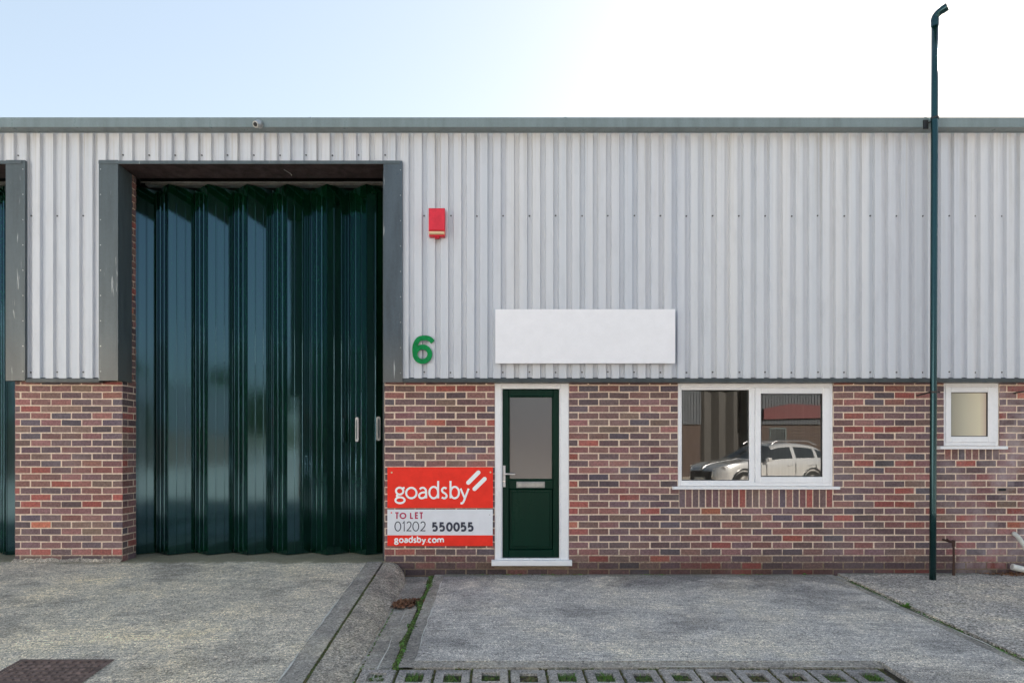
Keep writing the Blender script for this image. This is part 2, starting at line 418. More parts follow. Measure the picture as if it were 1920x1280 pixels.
arris((X_HA + .13, -5, gz(-5) - .022), (X_HA + .13, -1.3, gz(-1.3) - .022), .010, 21)
arris((-.66, -2.668, gz(-2.67) - .004), (2.66, -2.668, gz(-2.67) - .004), .010, 31)
structure(mb.build('worn_edge', M_arris))

# grass paving: a grid of concrete blocks, each with a hole for grass
mb = MB(); PX0, PP = -.925, .2535
holes = []
for r_ in range(5):
    for k in range(14):
        x0, x1 = PX0 + k * PP + .006, PX0 + (k + 1) * PP - .006
        y1 = -2.685 - r_ * .30; y0 = y1 - .288
        hx0, hx1, hy0, hy1 = x0 + .062, x1 - .058, y0 + .075, y1 - .07
        dz = random.uniform(-.006, .003)
        def top(x, y): return gz(y) - .012 + dz
        ch = .007
        ring_o = [(x0, y0), (x1, y0), (x1, y1), (x0, y1)]
        ring_a = [(x0 + ch, y0 + ch), (x1 - ch, y0 + ch), (x1 - ch, y1 - ch), (x0 + ch, y1 - ch)]
        ring_b = [(hx0, hy0), (hx1, hy0), (hx1, hy1), (hx0, hy1)]
        for q in range(4):
            w = (q + 1) % 4
            def P(a, d): return (a[0], a[1], top(*a) - d)
            mb.face([P(ring_o[q], .1), P(ring_o[w], .1), P(ring_o[w], .012), P(ring_o[q], .012)])
            mb.face([P(ring_o[q], .012), P(ring_o[w], .012), P(ring_a[w], 0), P(ring_a[q], 0)])
            mb.face([P(ring_a[q], 0), P(ring_a[w], 0), P(ring_b[w], 0), P(ring_b[q], 0)])
            mb.face([P(ring_b[q], 0), P(ring_b[w], 0), P(ring_b[w], .1), P(ring_b[q], .1)])
        holes.append((hx0, hx1, hy0, hy1, gz(y0) - .045, r_, k))
structure(mb.build('grass_paving', M_paver))

def blades(mb, x0, x1, y0, y1, zf, n, h, w=.003, m=0, lean=.6):
    for _ in range(n):
        x, y = random.uniform(x0, x1), random.uniform(y0, y1); z = zf(x, y) if callable(zf) else zf
        a = random.uniform(0, 2 * math.pi); hh = h * random.uniform(.5, 1.2); ww = w * random.uniform(.6, 1.4)
        dx, dy = math.cos(a) * ww, math.sin(a) * ww
        lx, ly = random.gauss(0, lean) * hh * .6, random.gauss(0, lean) * hh * .6
        mb.face([(x - dx, y - dy, z), (x + dx, y + dy, z), (x + lx * .5 + dx * .7, y + ly * .5 + dy * .7, z + hh * .6), (x + lx, y + ly, z + hh)], m)
def lump(mb, x, y, z, rx, ry, h, m=0):
    """small irregular cushion"""
    n = 9; c = (x, y, z + h)
    ring = [(x + rx * math.cos(2 * math.pi * i / n) * random.uniform(.7, 1.2), y + ry * math.sin(2 * math.pi * i / n) * random.uniform(.7, 1.2), z - .004) for i in range(n)]
    mid = [(x + (p[0] - x) * .6, y + (p[1] - y) * .6, z + h * random.uniform(.6, .95)) for p in ring]
    for i in range(n):
        j = (i + 1) % n
        mb.face([ring[i], ring[j], mid[j], mid[i]], m); mb.face([mid[i], mid[j], c], m)
mbg = MB()
kinds = [1, 0, 1, 1, 2, 0, 0, 1, 1, 2, 2, 2, 1, 0, 0]
for (hx0, hx1, hy0, hy1, z, r_, k) in holes:
    kd = kinds[k] if r_ == 0 else random.choice([0, 1, 1, 2])
    zz = z + .026
    for _ in range(16):
        lump(mbg, random.uniform(hx0 + .01, hx1 - .01), random.uniform(hy0 + .01, hy1 - .01), zz - .012, .02, .02, random.uniform(.008, .022), [1, 1, 2][kd] if random.random() < .8 else 2)
    if kd == 0: blades(mbg, hx0 + .004, hx1 - .004, hy0, hy1, zz - .01, 90, .04, .0022, 0)
    if kd == 1: blades(mbg, hx0 + .01, hx1 - .01, hy0 + .01, hy1, zz - .01, 60, .026, .002, 0)
    if kd == 2: blades(mbg, hx0 + .01, hx1 - .01, hy0 + .02, hy1, zz - .01, 14, .03, .002, 0)
stuff(mbg.build('grass', [M_grass, M_moss, M_drymoss]), 'short grass and moss growing in the holes of the concrete paving blocks', 'grass')

# moss along the joints
mbm = MB()
def moss_line(Xf, y0, y1, wf, zf, dens=260, mats=(0, 1), hgt=.012):
    L = y1 - y0
    for _ in range(int(dens * L)):
        Y = random.uniform(y0, y1); w = wf(Y)
        if w <= 0.001: continue
        X = Xf(Y) + random.gauss(0, .42) * w
        lump(mbm, X, Y, zf(Y), random.uniform(.006, .014), random.uniform(.008, .022), random.uniform(.4, 1.3) * hgt, random.choice(mats))
def wav(Y, s, a): return a * noise.noise(Vector((Y * s, 1.7, a * 50)))
moss_line(lambda Y: X_MO - .008 + wav(Y, 3, .03), -2.7, -.05, lambda Y: .020 + wav(Y, 4, .034) , lambda Y: gz(Y) - .016, 480, (0, 0, 0, 2), .014)
moss_line(lambda Y: X_CR + .002, -3.1, -.5, lambda Y: .007 + wav(Y, 4, .008), lambda Y: rz(Y) - .006, 200, (0, 1), .007)
moss_line(lambda Y: X_RC + .016 + wav(Y, 3, .02), -5, -.25, lambda Y: .022 + wav(Y, 3, .03), lambda Y: gz(Y) - .016, 260, (0, 0, 1, 2), .014)
moss_line(lambda Y: X_RC + .016, -5, -.05, lambda Y: .02, lambda Y: gz(Y) - .034, 220, (2, 1), .014)
moss_line(lambda Y: X_HA + .01, -5, -1.2, lambda Y: .008 + wav(Y, 4, .006), lambda Y: gz(Y) - .036, 80, (1, 2), .01)
for _ in range(420):                                                # along the front of the slab
    X = random.uniform(-.9, 2.65)
    if noise.noise(Vector((X * 3, .3, 9))) > -.12: lump(mbm, X, -2.678 + random.gauss(0, .004), gz(-2.68) - .026, .014, .006, random.uniform(.006, .015), random.choice((0, 1, 1)))
for k in range(15):                                                 # between the blocks
    for _ in range(46): yy_ = -2.69 - random.random() * .5; lump(mbm, PX0 + k * PP + random.gauss(0, .003), yy_, gz(yy_) - .024, .006, .015, random.uniform(.006, .014), random.choice((0, 1, 1)))
for _ in range(520):                                                # foot of the wall
    X = random.uniform(-.6, 9)
    if noise.noise(Vector((X * 2.2, 4.3, 9))) > .08: lump(mbm, X, -.012 + random.gauss(0, .006), -.004, .022, .012, random.uniform(.003, .010), random.choice((1, 1, 2)))
stuff(mbm.build('moss', [M_moss, M_drymoss, M_grass]), 'green moss grown in the joints between the concrete slabs and at the wall foot', 'moss')

def leaf_pile(name, spots, n, label):
    mb = MB()
    for _ in range(n):
        cx, cy, sx, sy, z, h = random.choice(spots)
        x, y = cx + random.gauss(0, sx), cy + random.gauss(0, sy)
        g = math.exp(-(((x - cx) / sx) ** 2 + ((y - cy) / sy) ** 2) / 2)
        c = Vector((x, y, z + random.uniform(.002, .004 + h * g)))
        s = random.uniform(.010, .026)
        a = Vector((random.gauss(0, 1), random.gauss(0, 1), random.gauss(0, .5))).normalized()
        b = a.cross(Vector((random.gauss(0, .6), random.gauss(0, .6), 1))).normalized()
        cu = a.cross(b) * s * .35
        mb.face([c - a * s, c + b * s * .5 + cu, c + a * s, c - b * s * .5 + cu])
    return stuff(mb.build(name, M_leaf), label, 'leaves')
leaf_pile('dead_leaves', [(-.845, -1.08, .065, .055, gz(-1.1) - .02, .045), (-.76, -1.00, .06, .04, gz(-1.1) - .02, .03), (-.88, -1.17, .03, .04, gz(-1.1) - .01, .03)], 900, 'heap of brown dead leaves lying in the concrete drainage channel')
leaf_pile('dead_leaves', [(5.75, -.10, .16, .04, .014, .03), (5.55, -.06, .12, .03, .014, .012), (6.1, -.12, .2, .05, .014, .04)], 260, 'brown dead leaves gathered at the wall foot under the white waste pipe')

# weeds
def weed(x, y, z, s, label):
    mb = MB()
    for _ in range(46):
        a = random.uniform(0, 2 * math.pi); L = s * random.uniform(.4, 1); e = random.uniform(.2, 1.1)
        d = Vector((math.cos(a) * math.cos(e), math.sin(a) * math.cos(e), math.sin(e)))
        w = Vector((-math.sin(a), math.cos(a), 0)) * s * .10
        p = Vector((x, y, z)); q = p + d * L * .55; r_ = p + d * L - Vector((0, 0, L * .15))
        mb.face([p, q - w, r_, q + w])
    return tag(mb.build('weed', M_grass), label, 'weed')
weed(X_RC + .012, -1.24, gz(-1.24) - .01, .075, 'small bright green weed growing in the slanting joint between the two slabs')
weed(wx(1506), -.03, 0, .035, 'tiny green weed sprouting at the brick wall foot below the large window')

# ------------------------------------------------------------------ drain cover in the ramp
Yc1, Yc0 = -2.62, -3.2
dx0, dx1 = -3.30, -2.70
cov = empty('drain_cover', ((dx0 + dx1) / 2, -2.9, rz(-2.9)))
tag(cov, 'rusty square iron drain cover with raised studs set in the concrete ramp', 'drain cover')
def cover_part(name, mb, m):
    o = mb.build(name, m, cov); o.matrix_parent_inverse = Matrix.Translation(-cov.location); return o
mb = MB(); 
for a, b, c_, d in ((dx0 - .03, dx1 + .03, Yc1, Yc1 + .03), (dx0 - .03, dx1 + .03, Yc0 - .03, Yc0), (dx0 - .03, dx0, Yc0, Yc1), (dx1, dx1 + .03, Yc0, Yc1)):
    mb.face([(a, c_, rz(c_) + .005), (b, c_, rz(c_) + .005), (b, d, rz(d) + .005), (a, d, rz(d) + .005)])
cover_part('frame', mb, M_iron)
mb = MB()
mb.face([(dx0, Yc0, rz(Yc0) + .002), (dx1, Yc0, rz(Yc0) + .002), (dx1, Yc1, rz(Yc1) + .002), (dx0, Yc1, rz(Yc1) + .002)])
mb.face([(dx0, Yc1, rz(Yc1) + .002), (dx1, Yc1, rz(Yc1) + .002), (dx1, Yc1, rz(Yc1) + .006), (dx0, Yc1, rz(Yc1) + .006)])
for i in range(11):
    for j in range(11):
        x = dx0 + .03 + i * .054; y = Yc0 + .03 + j * .053; z = rz(y) + .002
        w, h = .018, .016
        mb.face([(x - w, y - h, z), (x + w, y - h, z), (x + w * .6, y - h * .6, z + .007), (x - w * .6, y - h * .6, z + .007)])
        mb.face([(x - w * .6, y - h * .6, z + .007), (x + w * .6, y - h * .6, z + .007), (x + w * .6, y + h * .6, z + .007), (x - w * .6, y + h * .6, z + .007)])
        mb.face([(x + w, y - h, z), (x + w, y + h, z), (x + w * .6, y + h * .6, z + .007), (x + w * .6, y - h * .6, z + .007)])
        mb.face([(x - w, y + h, z), (x - w, y - h, z), (x - w * .6, y - h * .6, z + .007), (x - w * .6, y + h * .6, z + .007)])
        mb.face([(x + w, y + h, z), (x - w, y + h, z), (x - w * .6, y + h * .6, z + .007), (x + w * .6, y + h * .6, z + .007)])
cover_part('cover_plate', mb, M_iron)

# ------------------------------------------------------------------ the unit
unit = empty('industrial_unit', (0, 0, 0))
tag(unit, 'brick and grey corrugated steel industrial unit with green folding doors', 'building')

ZT = 2.12
XP0, XP1 = wx(28), wx(229.5)            # pier between the two bays
XJ = wx(721)                            # right jamb of the bay
PAL = [((.130, .086, .090), 34), ((.105, .076, .082), 20), ((.175, .098, .094), 28), ((.21, .10, .090), 24), ((.25, .080, .066), 10), ((.155, .105, .088), 14), ((.34, .12, .08), 1), ((.088, .074, .088), 8)]
def tone(dirt=1.0):
    c_ = random.choices([p[0] for p in PAL], [p[1] for p in PAL])[0]
    k = random.uniform(.85, 1.35) * dirt
    c_ = (c_[0] * 1.05, c_[1] * .95, c_[2] * .94)
    return tuple(min(.8, a * k * random.uniform(.94, 1.06)) for a in c_)
PROUD = .0025
def lay_bricks(mb, frame, u0, u1, z0, z1, cuts=(), phase=0.0, dirtf=None, zoff=-.018):
    """frame(u, d, z) -> world; d = depth behind the face. Stretcher bond, cut at the openings."""
    k0 = int(math.floor((z0 - zoff) / .075)); k1 = int(math.ceil((z1 - zoff) / .075))
    for k in range(k0, k1):
        a, b = max(z0, zoff + k * .075 + .0065), min(z1, zoff + k * .075 + .0685)
        if b - a < .012: continue
        zc = (a + b) / 2
        segs = [(u0, u1)]
        for (c0, c1, d0, d1) in cuts:
            if d0 < zc < d1:
                segs = [s for p, q in segs for s in ((p, min(q, c0)), (max(p, c1), q)) if s[1] - s[0] > .02]
        for p, q in segs:
            u = math.floor((p - phase) / .225) * .225 + phase + (k % 2) * .1125 - .225
            while u < q:
                lo, hi = max(p, u + .0065 + random.uniform(-.0015, .0015)), min(q, u + .2185 + random.uniform(-.0015, .0015))
                if hi - lo > .025:
                    j = random.uniform(-.0022, .0022); jj = random.uniform(-.0022, .0022); pr = random.uniform(-.0015, .0015)
                    c_ = tone(dirtf(zc) if dirtf else 1)
                    ch = random.random()
                    if ch < .2: lo += random.uniform(0, .006)
                    if .15 < ch < .4: hi -= random.uniform(0, .006)
                    if ch > .85: jj += random.uniform(-.003, .003)
                    A = [frame(lo, pr, a + j), frame(hi, pr, a + jj), frame(hi, pr, b + jj), frame(lo, pr, b + j)]
                    B = [frame(lo, PROUD + .004, a + j), frame(hi, PROUD + .004, a + jj), frame(hi, PROUD + .004, b + jj), frame(lo, PROUD + .004, b + j)]
                    mb.face(A, 0, c_)
                    for q_ in range(4):
                        w = (q_ + 1) % 4
                        mb.face([B[q_], B[w], A[w], A[q_]], 0, c_)
                u += .225
front = lambda u, d, z: (u, d, z)
def soldiers(mb, x0, x1, z0, z1):
    n = round((x1 - x0) / .075); w = (x1 - x0) / n
    for i in range(n):
        c_ = tone(); a, b = x0 + i * w + .0065, x0 + (i + 1) * w - .0065
        j = random.uniform(-.002, .002)
        A = [(a, j, z0 + .0065), (b, j, z0 + .005), (b, j, z1), (a, j, z1)]
        mb.face(A, 0, c_)
        B = [(p[0], .011, p[2]) for p in A]
        for q_ in range(4):
            w_ = (q_ + 1) % 4; mb.face([B[q_], B[w_], A[w_], A[q_]], 0, c_)
W1 = (wx(1271), wx(1562.5), wz(911.5), wz(718))
W2 = (wx(1769.5), wx(1874), wz(835.5), wz(717))
DR = (wx(927.5), wx(1067), wz(1060), wz(718))
XR = 15.0; XL = -15.5
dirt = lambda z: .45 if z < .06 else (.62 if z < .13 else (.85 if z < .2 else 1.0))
def mortar_rects(u0, u1, z0, z1, cuts):
    us = sorted({u0, u1, *[c_[0] for c_ in cuts], *[c_[1] for c_ in cuts]}); zs = sorted({z0, z1, *[c_[2] for c_ in cuts], *[c_[3] for c_ in cuts]})
    us = [u for u in us if u0 <= u <= u1]; zs = [q for q in zs if z0 <= q <= z1]
    for a, b in zip(us, us[1:]):
        for c_, d in zip(zs, zs[1:]):
            m_, n_ = (a + b) / 2, (c_ + d) / 2
            if not any(q[0] < m_ < q[1] and q[2] < n_ < q[3] for q in cuts): yield a, b, c_, d
mb = MB()
def course(z): return -.018 + .075 * round((z + .018) / .075)
s1 = (W1[0] + .01, W1[1] - .005, course(W1[2] - .215), W1[2] - .004)
s2 = (W2[0] + .01, W2[1], course(W2[2] - .19), W2[2] - .004)
cutm = [(*W1,), (*W2,), (*DR,)]
vent = (wx(1872), wx(1886), wz(920), wz(915))
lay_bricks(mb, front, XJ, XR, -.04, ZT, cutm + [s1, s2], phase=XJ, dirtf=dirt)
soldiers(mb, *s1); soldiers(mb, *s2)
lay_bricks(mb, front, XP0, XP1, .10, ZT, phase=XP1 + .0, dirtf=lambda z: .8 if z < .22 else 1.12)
lay_bricks(mb, front, XL, XP0 - 2.9, .10, ZT)
lay_bricks(mb, lambda u, d, z: (XP1 - d, u, z), .003, .27, .10, 4.55, phase=.107)
lay_bricks(mb, lambda u, d, z: (XP0 + d, u, z), .003, .27, .10, 4.55, phase=.107)
lay_bricks(mb, lambda u, d, z: (XJ + d, u, z), .003, .27, -.04, 4.55, phase=.107)
lay_bricks(mb, lambda u, d, z: (XP0 - 2.9 - d, u, z), .003, .27, .1, 4.55, phase=.107)
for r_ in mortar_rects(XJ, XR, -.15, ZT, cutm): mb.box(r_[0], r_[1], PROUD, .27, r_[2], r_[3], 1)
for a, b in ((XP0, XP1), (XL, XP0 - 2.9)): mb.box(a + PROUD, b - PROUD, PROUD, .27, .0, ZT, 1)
for a in (XP1 - .25, XP0 + PROUD, XJ + PROUD, XP0 - 3.15): mb.box(a, a + .243, PROUD + .1, .268, ZT, 4.56, 1)
mb.box(XJ + PROUD, XJ + .1, PROUD + .002, .268, -.1, ZT - .002, 1)
mb.build('brick_wall', [M_brick, M_mortar], unit)
# lime mortar fillet at the foot of the pier
mb = MB(); n_ = 60
for i in range(n_):
    a, b = XP0 - .01 + (XP1 - XP0 + .01) * i / n_, XP0 - .01 + (XP1 - XP0 + .01) * (i + 1) / n_
    f = lambda x, s: max(0.012, .035 + .035 * noise.noise(Vector((x * 6, s, 0))) + .02 * noise.noise(Vector((x * 25, s, 0))))
    ha, hb, da, db = f(a, 1) * .9, f(b, 1) * .9, f(a, 5) + .01, f(b, 5) + .01
    mb.face([(a, -da, rz(-da) + .002), (b, -db, rz(-db) + .002), (b, -.003, .141 + hb), (a, -.003, .141 + ha)])
mb.build('mortar_fillet', M_haunch, unit, smooth=True)
# vent slot and stray holes
mb = MB(); mb.cbox(vent[0], vent[1], -.004, .02, vent[2], vent[3], .002)
mb.build('vent_slot', M_void, unit)

# --- corrugated cladding
YC = -.095; PITCH = .1433; DEP = .033
def clad_x(x): # profile depth at x
    u = ((x - CP0) / PITCH) % 1.0
    return 0
CP0 = wx(36, YC)                    # a crest edge
segs = [(0.0, 0.0), (.56, 0.0), (.63, 1.0), (.92, 1.0), (1.0, 0.0)]
def cladding(mb, x0, x1, z0, z1, fy=YC, face=-1, m=0, screws=(), sheet=7):
    k = math.floor((x0 - CP0) / PITCH)
    pts = []
    while CP0 + k * PITCH < x1:
        lap = .0012 * ((k // sheet) % 2)
        for u, d in segs[:-1]:
            pts.append((CP0 + (k + u) * PITCH, fy - face * d * DEP + lap))
        k += 1
    pts.append((CP0 + k * PITCH, fy))
    # clip
    out = []
    for (xa, ya), (xb, yb) in zip(pts, pts[1:]):
        if xb <= x0 or xa >= x1: continue
        def at(x): return ya + (yb - ya) * (x - xa) / (xb - xa) if xb > xa else ya
        a, b = max(xa, x0), min(xb, x1)
        if b - a > 1e-5: out.append(((a, at(a)), (b, at(b))))
    zs = [z0, z1] if z1 - z0 < 1 else [z0, z0 + (z1 - z0) / 3, z0 + 2 * (z1 - z0) / 3, z1]
    for (a, ya), (b, yb) in out:
        mb.face([(a, ya, z0), (b, yb, z0), (b, yb, z1), (a, ya, z1)], m)
    for zq, every, off in screws:
        k = math.floor((x0 - CP0) / PITCH)
        while CP0 + (k + .75) * PITCH < x1:
            x = CP0 + (k + .75) * PITCH
            if x > x0 + .01 and (k + off) % every == 0: mb.disc((x + random.uniform(-.004, .004), fy - face * DEP + .001, zq + random.uniform(-.004, .004)), .009, 8, m + 1, h=.007)
            k += 1
ZC0, ZC1 = wz(709.5, YC), wz(232, YC)
ZO = wz(302, YC)                        # head of the bays
XF0, XF1 = wx(187, -.11), wx(223, -.11) # flashing left of the bay
XF2, XF3 = wx(719.5, -.11), wx(755, -.11)
XF4, XF5 = wx(13, -.11), wx(49, -.11)   # flashing right of the neighbouring bay
BW = 2.93
mb = MB(); rows = [(wz(403, YC), 2, 0), (wz(697, YC), 2, 0)]
cladding(mb, XF3 - .02, XR, ZC0, ZC1, screws=rows)
cladding(mb, XF5 - .02, XF0 + .02, ZC0, ZC1, screws=rows)
cladding(mb, XF0 + .02, XF3 - .02, ZO, ZC1, screws=[(wz(289, YC), 2, 1)])
cladding(mb, XF4 - BW - .2, XF5 - .02, ZO, ZC1, screws=[(wz(289, YC), 2, 1)])
cladding(mb, XL, XF4 - BW - .2, ZC0, ZC1, screws=rows)
mb.build('corrugated_cladding', [M_clad, M_screw], unit)
# backing behind the cladding
mb = MB()
for a, b, z in ((XF3 - .05, XR, ZT), (XF5 - .05, XF0 + .05, ZT), (XL, XF4 - BW - .1, ZT)): mb.box(a, b, YC + .045, .0, z + .004, ZC1)
for a, b in ((XF0 + .05, XF3 - .05), (XF4 - BW - .1, XF5 - .05)): mb.box(a, b, YC + .045, .0, ZO + .01, ZC1)
mb.build('cladding_backing', M_void, unit)
# drip flashing under the cladding
mb = MB()
ZD1, ZD0 = wz(709, -.1), wz(716.3, -.11)
def drip(a, b):
    mb.box(a, b, -.118, -.060, ZD0, ZD0 + .004)
    mb.box(a, b, -.118, -.112, ZD0 + .004, ZD1 - .006)
    mb.box(a, b, -.060, .02, ZD0 + .001, ZD0 + .006)
    mb.face([(a, -.112, ZD1 - .006), (b, -.112, ZD1 - .006), (b, -.07, ZD1 + .012), (a, -.07, ZD1 + .012)])
drip(XF3 - .002, XR); drip(XF5, XF0 - .002); drip(XL, XF4 - BW - .2)
mb.build('drip_flashing', M_flash_dark, unit)
# bay flashings
def flash(name, a, b, z0, z1, side, m=M_flash):
    mb = MB()
    mb.box(a, b, -.128, -.124, z0, z1)
    if side > 0:      # returns into the bay on its right edge
        mb.box(b - .003, b + .0005, -.124, .14, z0 + .002, z1 - .002)
        mb.box(a + .0005, a + .004, -.124, -.09, z0 + .002, z1 - .002)
    else:
        mb.box(a - .0005, a + .003, -.124, .14, z0 + .002, z1 - .002)
        mb.box(b - .004, b - .0005, -.124, -.09, z0 + .002, z1 - .002)
    for k in range(9):
        z = z0 + .1 + (z1 - z0 - .2) * k / 8
        mb.disc((b - .02 if side < 0 else a + .02, -.128, z), .006, 8, 1, h=.004)
    return mb.build(name, [m, M_galv], unit)
M_flash_r = worn('flashing_blue_grey', (.065, .085, .105), .3, .2, spec=.35)
scuffed(M_flash_r, 8.3)
flash('door_flashing', XF0, XF1, wz(713.5, -.12), ZO - .004, 1)
flash('door_flashing', XF2, XF3, wz(716.5, -.12), ZO - .012, -1, M_flash_r)
flash('door_flashing', XF4, XF5, wz(713.5, -.12), ZO - .004, -1)
flash('door_flashing', XF4 - BW - .2, XF4 - BW, wz(713.5, -.12), ZO - .004, 1)
mb = MB()
for a, b in ((XF0, XF3 - .03), (XF4 - BW - .2, XF5 - .03)):
    mb.box(a, b, -.134, -.1295, wz(307.5, -.13), wz(301.5, -.13))
    mb.face([(a, -.1295, wz(301.5, -.13)), (b, -.1295, wz(301.5, -.13)), (b, -.07, wz(301.5, -.13) + .012), (a, -.07, wz(301.5, -.13) + .012)])
mb.build('head_flashing', M_flash, unit)
mb = MB(); ZS = wz(308, -.12)
for a, b in ((XF1, XF2), (XF4 - BW, XF4)):
    mb.box(a, b, -.123, .22, ZS, ZS + .02)
    mb.box(a, b, .22, .24, ZS, ZS + .25)
    for k in range(8):
        x = a + .15 + k * .36; mb.box(x - .004, x + .004, -.115, -.1, ZS - .004, ZS)
    mb.tube([(a + 1.75, .01, ZS - .002), (a + 1.80, .09, ZS - .012), (a + 1.81, .1, ZS - .03)], .004, 6, 1)
mb.build('soffit', [M_soffit, M_galv], unit)
mb = MB(); mb.box(XJ - .022, XJ - .001, .02, .34, .14, ZS - .01); mb.build('added_jamb_board', M_flash_dark, unit)  # unseen dark board, added so the door panels mirror no brick jamb

# --- gutter and eaves
mb = MB()
GY0 = -.235
ga, gb, gc, gd = wz(220.3, GY0), wz(238.3, GY0), wz(240.5, -.125), wz(246.5, -.125)
joints = [XL, -8.2, wx(582, GY0), wx(1060, GY0) , wx(1735, GY0), 9.5, XR]
for a, b in zip(joints, joints[1:]):
    mb.box(a + .001, b - .001, GY0, GY0 + .006, gb, ga)
    mb.box(a + .001, b - .001, GY0 + .006, -.10, gb + .003, gb + .008)
    mb.box(a + .001, b - .001, GY0 + .006, GY0 + .028, ga - .006, ga - .001)
    mb.box(b - .012, b + .012, GY0 - .003, GY0, gb - .001, ga + .002)
mb.build('gutter', M_gutter, unit)
mb = MB()
mb.box(XL, XR, -.131, -.126, gd, gb + .003)
k = 0; x = CP0 - 60 * PITCH
while x < XR - .1:
    if x > XL + .05 and k % 3 == 0: mb.disc((x + PITCH * .25, -.131, gd + .012), .008, 8, 1, h=.006)
    x += PITCH; k += 1
mb.build('eaves_flashing', [M_gutter, M_screw], unit)
# shell: roof, side and rear walls
mb = MB()
mb.face([(XL, -.10, ga - .03), (XR, -.10, ga - .03), (XR, 11, ga + .55), (XL, 11, ga + .55)])
mb.face([(XL, 11, ga + .55), (XR, 11, ga + .55), (XR, 22, ga - .03), (XL, 22, ga - .03)])
mb.build('roof', M_flash, unit)
mb = MB()
for X in (XL, XR):
    mb.face([(X, .02, -.1), (X, 22, -.1), (X, 22, ga - .03), (X, 11, ga + .55), (X, -.06, ga - .03)])
mb.face([(XL, 22, -.1), (XR, 22, -.1), (XR, 22, ga - .03), (XL, 22, ga - .03)])
mb.build('gable_wall', M_clad, unit)

# --- folding doors
def folding_door(xf0, nfold, xl, xr, handles):
    pitch = .4612; yf, yb = .38, .57; zb, zt = .150, 4.455
    tr = MB(); tr.box(xl, xr, .46, .54, 4.475, 4.50); tr.box(xl, xr, .36, .366, 4.462, 4.474)
    tr.box(xl - .3, xr + .3, .9, .92, .1, 4.9, 1); tr.box(xl - .3, xr + .3, .24, .9, 4.72, 4.74, 1)
    door = tr.build('folding_door', [M_galv, M_void], unit)
    def panel(p, q):
        p, q = Vector((*p, 0)), Vector((*q, 0)); L = (q - p).length; t_ = (q - p) / L; n = Vector((t_.y, -t_.x, 0))
        if n.y > 0: n = -n
        prof = [(0, .0), (.02, .0), (.026, -.004), (.30, -.004), (.312, .003), (.352, .003), (.364, -.004), (.636, -.004), (.648, .003), (.688, .003), (.70, -.004), (.974, -.004), (.98, 0), (1, 0)]
        mb = MB(); P = [p + t_ * (u * L) + n * d for u, d in prof]; B = [a - n * .022 for a in P]
        for a, b, c_, d in zip(P, P[1:], B, B[1:]):
            mb.face([(a.x, a.y, zb), (b.x, b.y, zb), (b.x, b.y, zt), (a.x, a.y, zt)])
            mb.face([(c_.x, c_.y, zb), (d.x, d.y, zb), (d.x, d.y, zt), (c_.x, c_.y, zt)])
            mb.face([(a.x, a.y, zt), (b.x, b.y, zt), (d.x, d.y, zt), (c_.x, c_.y, zt)])
            mb.face([(a.x, a.y, zb), (b.x, b.y, zb), (d.x, d.y, zb), (c_.x, c_.y, zb)])
        for u in (0, -1):
            a, b = P[u], B[u]; mb.face([(a.x, a.y, zb), (b.x, b.y, zb), (b.x, b.y, zt), (a.x, a.y, zt)])
        mb.build('panel', M_green, door)
        return p, t_, n, L
    g = .004
    for i in range(-1, nfold):
        x = xf0 + i * pitch
        if x + .222 > xl: panel((max(x, xl - .2) + g, yf), (x + .222 - g, yb))
        if x + pitch < xr + .1: last = panel((x + .222 + g, yb), (x + pitch - g, yf))
    xx = xf0 + (nfold) * pitch
    endp = panel((xx + g, yf), (xr - .005 + .02, yf + .18))
    if handles:
        for (p, t_, n, L), u, (pz0, pz1) in ((last, .52, (828, 782)), (endp, .40, (826, 781))):
            c_ = p + t_ * (u * L) + n * .012
            z0, z1 = wz(pz0, .5), wz(pz1, .5)
            mb = MB(); r_ = .026 if u > .5 else .022
            ring = [(r_ * math.cos(a), r_ * math.sin(a)) for a in [math.pi * k / 8 for k in range(9)]]
            out = [(x, z1 - r_ + y) for x, y in ring] + [(-x, z0 + r_ - y) for x, y in ring]
            F_ = [c_ + t_ * x + Vector((0, 0, z)) + n * .012 for x, z in out]; K_ = [q - n * .014 for q in F_]
            mb.face(F_)
            for k in range(len(F_)):
                l = (k + 1) % len(F_); mb.face([K_[k], K_[l], F_[l], F_[k]])
            I_ = [c_ + (t_ * x * .5 + Vector((0, 0, (z - (z0 + z1) / 2) * .8 + (z0 + z1) / 2))) + n * .0135 for x, z in out]
            mb.face(I_, 1)
            mb.build('handle', [M_handle, M_galv], door, bevel=.002)
    return door
folding_door(-3.811, 5, XP1, XJ, True)
dl = folding_door(-3.811 - 4.19, 5, XP0 - 2.9, XP0, False)

# --- interior rooms behind the glass
M_room = worn('room_paint', (.62, .61, .60), .8, .08)
M_carpet = worn('carpet', (.2, .2, .2), .9, .1)
mb = MB()
def room(x0, x1, y0, y1, z0, z1):
    mb.face([(x0, y1, z0), (x1, y1, z0), (x1, y1, z1), (x0, y1, z1)]); mb.face([(x0, y0, z0), (x0, y1, z0), (x0, y1, z1), (x0, y0, z1)])
    mb.face([(x1, y0, z0), (x1, y1, z0), (x1, y1, z1), (x1, y0, z1)]); mb.face([(x0, y0, z1), (x1, y0, z1), (x1, y1, z1), (x0, y1, z1)])
    mb.face([(x0, y0, z0), (x1, y0, z0), (x1, y1, z0), (x0, y1, z0)], 1)
    for r_ in mortar_rects(x0, x1, z0, z1, cutm): mb.face([(r_[0], y0, r_[2]), (r_[1], y0, r_[2]), (r_[1], y0, r_[3]), (r_[0], y0, r_[3])])
room(-1.0, 4.6, .275, 5.0, .06, 2.5); room(4.7, 6.2, .275, 2.4, .06, 2.5)
mb.build('room', [M_room, M_carpet], unit)
